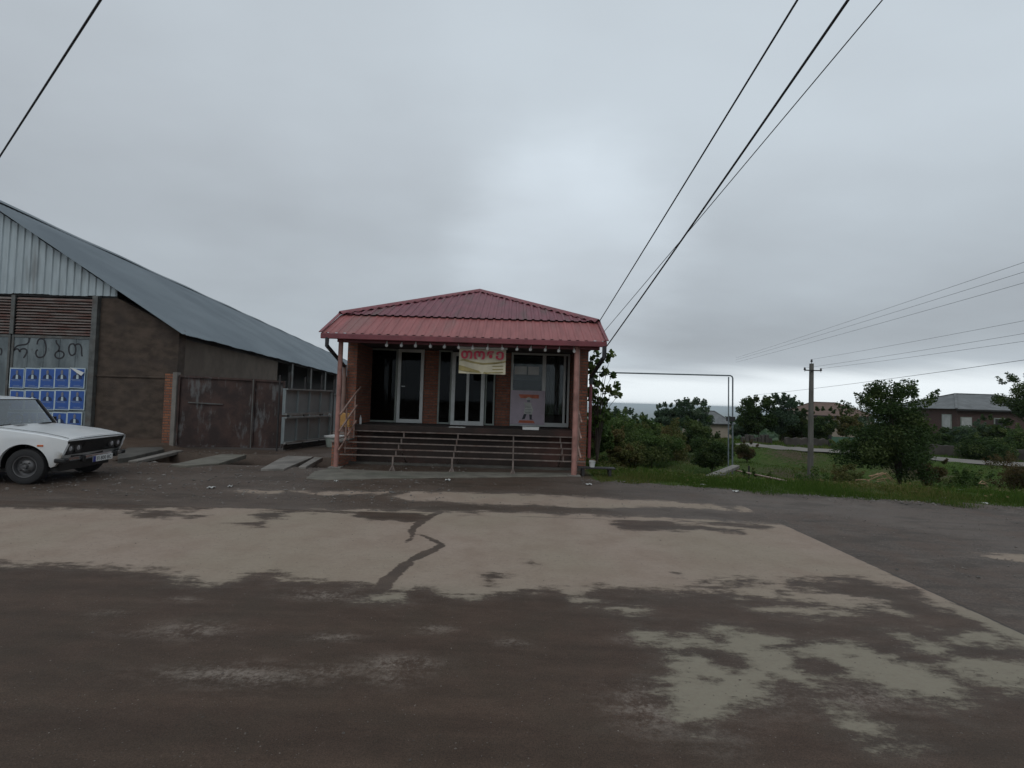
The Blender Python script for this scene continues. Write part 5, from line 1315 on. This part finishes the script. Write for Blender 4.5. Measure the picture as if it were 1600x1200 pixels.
for k in range(60):
    u = k/59*10; top_.append((x5-1.5+u, y5-u*.55, z5 + .74 + .05*sin(u*2.1) + random.uniform(-.03,.03)))
m_.prism([(x5-1.5, y5, z5-.3), (x5+8.5, y5-5.5, z5-.3)] + top_[::-1], (.12, .25, 0))
tag(m_.build('garden_wall', M['stone_wall'], bevel=.03), 'dark garden wall in front of the red brick house', 'wall')

# ------------------------------------------------------------------ plants
def leaves(centers, radii, n, size, mat, name, parent, flat=.8, big=1.0):
    C = np.asarray(centers, float); Rr = np.asarray(radii, float); k = len(C)
    wgt = Rr**2.2; idx = rng.choice(k, n, p=wgt/wgt.sum())
    d = rng.normal(size=(n,3)); d /= np.linalg.norm(d, axis=1)[:,None]; rad = rng.random(n)**.45
    P = C[idx] + d*(rad*Rr[idx])[:,None]*np.array([1,1,flat])
    s_ = size*rng.uniform(.5, 1.6, n)
    a_ = rng.normal(size=(n,3)); a_[:,2] *= .6; a_ += d*.5; a_ /= np.linalg.norm(a_, axis=1)[:,None]
    b_ = np.cross(a_, rng.normal(size=(n,3))); b_ /= np.linalg.norm(b_, axis=1)[:,None]
    v0 = P - a_*s_[:,None]*.5; v2 = P + a_*s_[:,None]*.5; v1 = P + b_*s_[:,None]*.3*big; v3 = P - b_*s_[:,None]*.3*big
    V = np.stack([v0,v1,v2,v3],1).reshape(-1,3); F = np.arange(4*n).reshape(n,4)
    rnd = np.repeat(rng.random(n),4); cl_ = np.repeat(rng.random(k)[idx],4)
    return np_mesh(name, V, F, mat, {'rnd': rnd, 'clump': cl_}, parent)
def tree(name, label, cat, X_, Y_, zb_, zt_, w_, mat, group=None, n=7000, leaf=.09, clumps=26, trunk=.25, low=.1, shape=1.0, spikes=6):
    n = int(n*2.8); leaf *= .82; clumps = int(clumps*1.6); spikes = int(spikes*1.5); w_ *= 1.06
    o = empty(name, (X_, Y_, zb_), label, cat, group); H_ = zt_-zb_; cz_ = H_*(low + (1-low)/2); rz__ = H_*(1-low)/2; rx = w_/2
    C, Rr = [], []; lobes = []
    for i in range(7):
        u = rng.normal(size=3); u /= np.linalg.norm(u); k = rng.uniform(.25, .52) if i else 0.0
        lobes.append((u*np.array([rx, rx*.9, rz__])*k + [0, 0, cz_], rng.uniform(.30, .62) if i else .66))
    for i in range(clumps):
        u = rng.normal(size=3); u /= np.linalg.norm(u)
        if i % 5 < 3:      # an irregular full body
            bulge = 1 + .16*sin(3*math.atan2(u[1], u[0]) + len(label)) + .12*sin(5*u[2] + len(label)*1.7)
            p = u*np.array([rx, rx*.9, rz__])*rng.uniform(.25, .82)*bulge + [0, 0, cz_]; Rr.append(rx*rng.choice([.16,.22,.30,.38]))
        else:              # limbs that break out of it
            c0_, lr = lobes[i % 7]; p = c0_ + u*np.array([rx, rx*.9, rz__])*lr*rng.uniform(.45, .92); Rr.append(rx*rng.choice([.12,.17,.24]))
        p[2] = max(p[2], .05); C.append(p)
    for i in range(spikes):     # twigs of leaves breaking the outline
        a_ = rng.uniform(0, 2*pi); q = rng.uniform(.2,.85); base = np.array([rx*q*cos(a_), rx*q*sin(a_)*.8, cz_ + rz__*math.sqrt(max(0,1-q*q))*.85])
        dv = np.array([cos(a_)*q, sin(a_)*q, .9]); dv /= np.linalg.norm(dv)
        for j in range(3): C.append(base + dv*rx*(.10+.11*j)); Rr.append(rx*(.12-.03*j))
    leaves(C, Rr, n, leaf, mat, 'crown', o)
    m_ = MB(); m_.tube([(0,0,-.2), (0.03*H_,0,cz_*.5), (0,.02*H_,cz_)], [trunk*.16, trunk*.12, trunk*.07], 8)
    for i in range(min(12, clumps)):
        c = C[i]; m_.tube([(0.01,0,cz_*rng.uniform(.3,.8)), (c[0]*.5, c[1]*.5, (cz_*.7+c[2]*.5)*.85), tuple(c)], [trunk*.06, trunk*.035, trunk*.012], 5)
    m_.build('trunk', M['bark'], o, smooth=True); return o
def tpx(name, label, cat, xl_, xr_, yt, Y_, mat, **k):
    a_ = at(xl_, yt, Y=Y_); b_ = at(xr_, yt, Y=Y_); c = (a_+b_)/2; gz_ = float(terrain(c.x, Y_))
    return tree(name, label, cat, c.x, Y_, gz_-.1, c.z, (b_.x-a_.x), mat, **k)
GT = 'trees and tall bushes in the dip and beyond the far road'
tpx('bush', 'biggest dark bushy tree standing by the verge in front of the houses', 'tree', 1330, 1476, 606, 17.5, M['leaf_dark'], group=GT, n=16000, leaf=.085, clumps=42, low=.02, trunk=.5, spikes=16)
tpx('tree', 'dense dark tree on the house side of the gas pipe uprights', 'tree', 1152, 1218, 624, 40, M['leaf_dark'], group=GT, n=6000, leaf=.15, clumps=26, low=.12, spikes=8)
tpx('tree', 'tall dense tree just before the concrete utility pole', 'tree', 1192, 1252, 619, 41, M['leaf_grey'], group=GT, n=6500, leaf=.15, clumps=26, low=.12, spikes=10)
tpx('tree', 'slim sparse tree beside the top half of the utility pole', 'tree', 1240, 1266, 628, 42, M['leaf_dark'], group=GT, n=1800, leaf=.14, clumps=12, low=.2, spikes=6)
tpx('tree', 'dark round tree between the pole and the rusty brown roof', 'tree', 1268, 1308, 636, 39, M['leaf_dark'], group=GT, n=5000, leaf=.14, clumps=20, low=.08, spikes=4)
tpx('tree', 'olive green tree standing over the green gate', 'tree', 1300, 1345, 646, 40, M['leaf_olive'], group=GT, n=4500, leaf=.14, clumps=20, low=.25, spikes=4)
tpx('tree', 'hazy blue-green tree, left one of the pair before the beige house', 'tree', 1018, 1062, 632, 46, M['leaf_grey'], group=GT, n=4500, leaf=.16, clumps=22, low=.05, spikes=6)
tpx('tree', 'hazy tall tree with spiky top before the beige house', 'tree', 1050, 1112, 627, 44, M['leaf_grey'], group=GT, n=6500, leaf=.16, clumps=26, low=.05, spikes=14)
tpx('tree', 'dim tree cluster low behind the shop sapling', 'tree', 940, 1000, 641, 38, M['leaf_grey'], group=GT, n=5500, leaf=.15, clumps=24, low=.0, spikes=6)
tpx('tree', 'dim round tree between the sapling and the hazy pair', 'tree', 985, 1038, 648, 34, M['leaf_mid'], group=GT, n=5500, leaf=.14, clumps=24, low=.0, spikes=4)
tpx('bush', 'round dark bush against the wall of the beige house', 'bush', 1058, 1124, 652, 33, M['leaf_dark'], group=GT, n=6500, leaf=.12, clumps=26, low=.0, spikes=3)
tpx('bush', 'dark bush at the foot of the gas pipe uprights', 'bush', 1078, 1146, 678, 25, M['leaf_dark'], group=GT, n=6500, leaf=.10, clumps=26, low=.0, spikes=3)
tpx('bush', 'wide green bush in the dip below the hazy trees', 'bush', 975, 1062, 672, 28, M['leaf_mid'], group=GT, n=7500, leaf=.11, clumps=28, low=.0, spikes=3)
tpx('bush', 'yellow-green bush beside the shop wall', 'bush', 935, 992, 668, 20, M['leaf_olive'], group=GT, n=6000, leaf=.09, clumps=24, low=.0, spikes=6)
tpx('bush', 'dark leafy bush pressed against the shop corner', 'bush', 905, 962, 636, 15.5, M['leaf_mid'], group=GT, n=6500, leaf=.10, clumps=24, low=.0, spikes=8)
tpx('bush', 'blue-green shrubs under the eave of the brick house', 'bush', 1478, 1540, 660, 38, M['leaf_grey'], group=GT, n=5500, leaf=.13, clumps=22, low=.0, spikes=3)
tpx('bush', 'dark tall shrub against the red brick wall', 'bush', 1520, 1575, 652, 39, M['leaf_dark'], group=GT, n=5500, leaf=.13, clumps=22, low=.0, spikes=5)
tpx('bush', 'wide dark shrub at the far end of the garden wall', 'bush', 1560, 1640, 668, 34, M['leaf_mid'], group=GT, n=6500, leaf=.12, clumps=24, low=.0, spikes=3)
tpx('tree', 'dark tree overhanging the roof end of the brick house', 'tree', 1568, 1660, 588, 38, M['leaf_dark'], group=GT, n=7500, leaf=.14, clumps=24, low=.45, spikes=8)
tpx('bush', 'reddish dry bush on the green bank under the big bushy tree', 'bush', 1428, 1478, 712, 17.5, M['leaf_dry'], group=GT, n=4500, leaf=.06, clumps=22, low=.0, spikes=5)
tpx('bush', 'large dry weed clump on the bank near the far road', 'bush', 1552, 1640, 716, 17, M['leaf_dry'], group=GT, n=5000, leaf=.05, clumps=24, low=.0, spikes=8)
tpx('bush', 'rusty brown shrub beside the gas pipe uprights', 'bush', 1148, 1186, 690, 30, M['leaf_dry'], group=GT, n=3500, leaf=.08, clumps=16, low=.0, spikes=3)
tpx('bush', 'leafy weed clump at the foot of the utility pole', 'bush', 1236, 1296, 735, 14.5, M['leaf_mid'], group=GT, n=2500, leaf=.06, clumps=18, low=.0, spikes=8)
tpx('bush', 'pale weedy shrub just beyond the pole towards the big bushy tree', 'bush', 1288, 1345, 728, 16, M['leaf_olive'], group=GT, n=2800, leaf=.05, clumps=18, low=.0, spikes=8)
tpx('bush', 'small shrub in the hollow by the hidden beige house', 'bush', 1118, 1150, 690, 34, M['leaf_mid'], group=GT, n=2500, leaf=.10, clumps=14, low=.0, spikes=3)
tpx('bush', 'low dark shrub on the roadside opposite the rubble wall', 'bush', 1385, 1440, 690, 27, M['leaf_dark'], group=GT, n=3800, leaf=.09, clumps=18, low=.0, spikes=4)
for (x0_, x1_, yt_, Y__, mt_, n_, lb_) in ((905,1010,650,30,'leaf_mid',9000,'broad bush mass behind the sapling and the yellow-green bush'),
    (1000,1090,664,31,'leaf_olive',7000,'olive bush mass in front of the hazy pair of trees'),
    (960,1010,690,22,'leaf_olive',3500,'light weedy bush above the verge between the yellow bush and the slope'), (1140,1180,655,44,'leaf_grey',4000,'dim tree filling the gap behind the gas pipe uprights'),
    (1212,1262,650,43,'leaf_dark',4500,'dark low trees just behind the pole shaft'), (1255,1300,655,43,'leaf_grey',4000,'blue-green bush behind the rubble wall'),
    (1330,1400,655,42,'leaf_grey',5000,'dim trees beyond the far road behind the big bushy tree'), (1440,1490,668,37,'leaf_dark',4500,'dark shrub before the side wall of the brick house'),
    (1500,1600,686,30,'leaf_dark',6000,'low dark hedge along the far road before the garden wall'), (1300,1345,690,33,'leaf_mid',3000,'small shrub on the road edge before the green gate'),
    (1150,1215,738,15.5,'leaf_mid',3000,'low leafy weeds around the short stake'), (1470,1560,742,14.5,'leaf_mid',3500,'low leafy growth on the verge between the two dry bushes')):
    tpx('bush', lb_, 'bush', x0_, x1_, yt_, Y__, M[mt_], group=GT, n=n_, leaf=.05+Y__*.0022, clumps=22, low=.0, spikes=5)
# sapling with big leaves at the corner of the shop
sp_ = at(925, 740, Y=12.9); sap = empty('sapling', (sp_.x+.1, 12.9, float(terrain(sp_.x+.1, 12.9))), 'young sapling with large drooping leaves at the shop corner', 'tree')
C, Rr = [], []; m_ = MB(); o0 = sap.location
tw = [(935,552),(958,553),(940,566),(947,578),(958,586),(965,603),(950,610),(930,590),(938,600),(925,612),(945,628),(935,640),(950,645),(928,560),(968,618),(940,655),(925,665),(948,665),(932,625),(926,575)]
for i, (px, py) in enumerate(tw):
    p = at(px-2, py, Y=12.9 + random.uniform(-.25,.3)) - o0; C.append(tuple(p)); Rr.append(.11 + .05*(py > 600))
    if i % 2: C.append(tuple(p + Vector((random.uniform(-.15,.05), 0, random.uniform(-.22,-.1))))); Rr.append(.10)
    m_.tube([(0.02,0,.1), (p.x*.25, p.y*.3, p.z*.55), (p.x*.6, p.y*.7, p.z*.85), tuple(p)], [.018,.011,.007,.003], 5)
leaves(C, Rr, 620, .13, M['leaf_mid'], 'crown', sap, big=1.3); m_.build('trunk', M['bark'], sap, smooth=True)
# dead branches lying on the verge
m_ = MB(); b0 = at(1352, 748, Y=13.2)
for k in range(9):
    a_ = random.uniform(-.4, .5); l_ = random.uniform(.3,.8); x0 = random.uniform(-.3,.4)
    p0_ = b0 + Vector((x0, 0, random.uniform(-.1,.2))); p1_ = p0_ + Vector((l_*.5, random.uniform(-.2,.2), l_*.35*a_+.1)); m_.tube([p0_, p1_, p1_ + Vector((l_*.4, 0, -.25))], [.018,.012,.005], 5)
tag(m_.build('dead_branches', M['dead'], smooth=True), 'tangle of pale dry branches lying under the big bushy tree', 'branches')
m_ = MB(); b0 = at(1537, 757, Y=12.5)
for k in range(4): m_.tube([b0 + Vector((-.12+.05*k,0,.02)), b0 + Vector((.05+.06*k, .1, .08-.06*k)), b0+Vector((.18+.03*k,.05,-.10*k))], [.012,.01,.004], 5)
tag(m_.build('dead_branches', M['dead'], smooth=True), 'few dry twigs on the grass bank towards the dry weed clump', 'branches')

# grass blades
def grass(name, n, fx, hmin, hmax, wd_, label, mat='grass'):
    X_, Y_ = fx(n); Z_ = terrain(X_, Y_); h = rng.uniform(hmin, hmax, len(X_)) * (0.6+.8*np.clip(.5+.5*np.sin(X_*2.7+Y_*1.9)*np.sin(X_*.9-Y_*2.1),0,1))
    a_ = rng.uniform(0, 2*pi, len(X_)); lean = rng.normal(0, .35, (len(X_),2))*h[:,None]; w_ = wd_*rng.uniform(.6,1.4,len(X_))
    v0 = np.stack([X_-np.cos(a_)*w_, Y_-np.sin(a_)*w_, Z_-.02], 1); v1 = np.stack([X_+np.cos(a_)*w_, Y_+np.sin(a_)*w_, Z_-.02], 1); v2 = np.stack([X_+lean[:,0], Y_+lean[:,1], Z_+h], 1)
    V = np.stack([v0,v1,v2],1).reshape(-1,3); cl_ = np.repeat(np.clip(.5+.35*np.sin(X_*1.1+2)*np.cos(Y_*.9)+rng.normal(0,.18,len(X_)),0,1),3)
    o = np_mesh(name, V, np.arange(len(V)).reshape(-1,3), M[mat], {'rnd': np.repeat(rng.random(len(X_)),3), 'clump': cl_}); tag(o, label, 'grass', kind='stuff'); return o
def near(n):
    X_ = rng.uniform(1.9, 13, n*2); Y_ = edgeY(X_) + rng.gamma(1.6, .9, n*2) + .02*0; Y_ = Y_ - .12 - .38*np.clip(np.sin(X_*2.9)*np.sin(X_*1.1+2), 0, 1); k = rng.random(n*2) < np.clip(.45+.6*np.sin(X_*3+1)*np.sin(Y_*2.6)+.25, .08, 1)
    k &= ~((Y_ - edgeY(X_) < .35) & (rng.random(n*2) < .55))
    return X_[k][:n], Y_[k][:n]
def bank(n):
    X_ = rng.uniform(2.5, 34, n); Y_ = rng.uniform(12.5, 36, n)
    k = (Y_ < np.interp(X_, [10,17,19,28.5,60],[45,37,34,27.3,10]) - 2.2) & ~((np.abs(X_-7.0) < 2.6) & (Y_ < 23) & (Y_ > 12) & (rng.random(n) < .9)) & (rng.random(n) < np.clip(.55+.9*np.sin(X_*.8+1)*np.sin(Y_*.75)+.25*np.sin(X_*2.3)*np.cos(Y_*1.9), .12, 1)); return X_[k], Y_[k]
def beyond(n):
    X_ = rng.uniform(14, 45, n); Y_ = rng.uniform(24, 46, n); k = Y_ > np.interp(X_, [10,17,19,28.5,60],[45,37,34,27.3,10]) + 2.2; return X_[k], Y_[k]
grass('grass', 110000, near, .02, .075, .005, 'short green grass on the near verge')
grass('bank_grass', 130000, bank, .04, .12, .011, 'rough green grass and weeds covering the bank of the dip')
grass('far_grass', 30000, beyond, .08, .22, .02, 'thin grass beyond the far road')
def weeds(n):
    X_ = rng.uniform(2.1, 13, n); Y_ = edgeY(X_) + rng.gamma(2.5,.5,n); return X_, Y_
grass('weeds', 2200, weeds, .10, .26, .006, 'taller loose weeds standing in the near verge')

def cover(n):
    X_ = rng.uniform(2.0, 30, n); Y_ = edgeY(X_) + .15 + rng.gamma(2.2, 2.4, n)
    k = (np.sin(X_*1.7+.5)*np.sin(Y_*1.3) + .5*np.sin(X_*4.1)*np.cos(Y_*3.3) + rng.normal(0,.35,n) > .25) & (Y_ < np.interp(X_, [10,17,19,28.5,60],[45,37,34,27.3,10]) - 2)
    return X_[k], Y_[k]
X_, Y_ = cover(60000); hh = rng.random(len(X_))**1.5*(.10+.16*np.clip(np.sin(X_*2.1)*np.cos(Y_*1.7),0,1)); P = np.stack([X_, Y_, terrain(X_, Y_)+hh], 1)
a_ = rng.normal(size=P.shape); a_[:,2] *= .4; a_ /= np.linalg.norm(a_,axis=1)[:,None]; b_ = np.cross(a_, rng.normal(size=P.shape)); b_ /= np.linalg.norm(b_,axis=1)[:,None]
s_ = (rng.uniform(.012,.03,len(P))*(1+Y_*.03))[:,None]; V = np.stack([P-a_*s_, P+b_*s_*.6, P+a_*s_, P-b_*s_*.6],1).reshape(-1,3)
tag(np_mesh('ground_cover', V, np.arange(len(V)).reshape(-1,4), M['leaf_olive'], {'rnd': np.repeat(rng.random(len(P)),4), 'clump': np.repeat(np.clip(.5+.4*np.sin(X_*.9+Y_*.6)+rng.normal(0,.2,len(P)),0,1),4)}), 'patches of low broad-leaved weeds on the verge and bank', 'weeds', kind='stuff')

# far-off woods on the slope down to the plain
n = 26000; X_ = rng.uniform(-20, 260, n); Y_ = rng.uniform(75, 330, n); keep = (X_ > Y_*.12-10) & (X_ < Y_*1.05+10); X_, Y_ = X_[keep], Y_[keep]
cxs = np.round(X_/7)*7 + 2.5*np.sin(Y_*.7); cys = np.round(Y_/7)*7
P = np.stack([cxs + rng.normal(0, 2.0, len(X_)), cys + rng.normal(0, 2.0, len(X_)), terrain(cxs, cys) + rng.random(len(X_))**.7*(3.0+1.6*np.sin(cxs*1.3+cys))], 1)
a_ = rng.normal(size=P.shape); a_ /= np.linalg.norm(a_,axis=1)[:,None]; b_ = np.cross(a_, rng.normal(size=P.shape)); b_ /= np.linalg.norm(b_,axis=1)[:,None]
s_ = rng.uniform(.5,1.1,len(P))[:,None]; V = np.stack([P-a_*s_, P+b_*s_*.6, P+a_*s_, P-b_*s_*.6],1).reshape(-1,3)
tag(np_mesh('far_woods', V, np.arange(len(V)).reshape(-1,4), M['leaf_grey'], {'rnd': np.repeat(rng.random(len(P)),4), 'clump': np.repeat(rng.random(len(P)),4)}), 'hazy woodland falling away to the plain', 'woods', kind='stuff')

# litter scraps on the verge, each its own thing
lit = [(776,0),(1100,757),(1150,768),(920,757),(700,750),(1038,748),(1500,757),(1476,778),(1540,786),(360,760),(330,762),(525,752)]
names_ = ['below the grass edge near the trench of the shop','on the grass edge below the gas pipe','among the stones left of the pole','beside the shop post foot','at the apron before the steps','beside the path to the gas pipe','on the grass below the brick house','at the grass edge below the big bush','at the grass edge below the dry weeds','on the dirt before the rusty gate','on the dirt nearest the car','on the apron edge by the salmon post']
for i, (px, py) in enumerate(lit):
    if py == 0: continue
    p = at(px, py, z=.01); zz = float(terrain(p.x, p.y)) if p.y > float(edgeY(p.x)) else .01; s_ = random.uniform(.03,.06)
    rows = [[(p.x + s_*(u-2)/2, p.y + s_*(v-2)/2, zz + .01 + .012*sin(u*2.1+v*1.3+i)) for u in range(5)] for v in range(5)]
    m_ = MB(); m_.grid(rows); m_.grid([[(q[0],q[1],q[2]-.004) for q in r_] for r_ in rows]); tag(m_.build('litter_scrap', M['litter']), 'scrap of pale litter ' + names_[i], 'litter', 'pale litter scraps')

# ------------------------------------------------------------------ haze over the plain
hz = bpy.data.materials.new('haze_air'); hz.use_nodes = True; t = hz.node_tree; t.nodes.clear()
o_ = t.nodes.new('ShaderNodeOutputMaterial'); v_ = t.nodes.new('ShaderNodeVolumePrincipled'); v_.inputs['Color'].default_value = (.80,.88,.94,1); v_.inputs['Density'].default_value = .00013; v_.inputs['Anisotropy'].default_value = .1
t.links.new(v_.outputs[0], o_.inputs['Volume'])
m_ = MB(); m_.box(-46000, 46000, -310, 46000, float(GZ.min())-3, 12.0); o = m_.build('haze', hz); tag(o, 'thin grey-blue haze hanging over the plain', 'haze', kind='stuff')
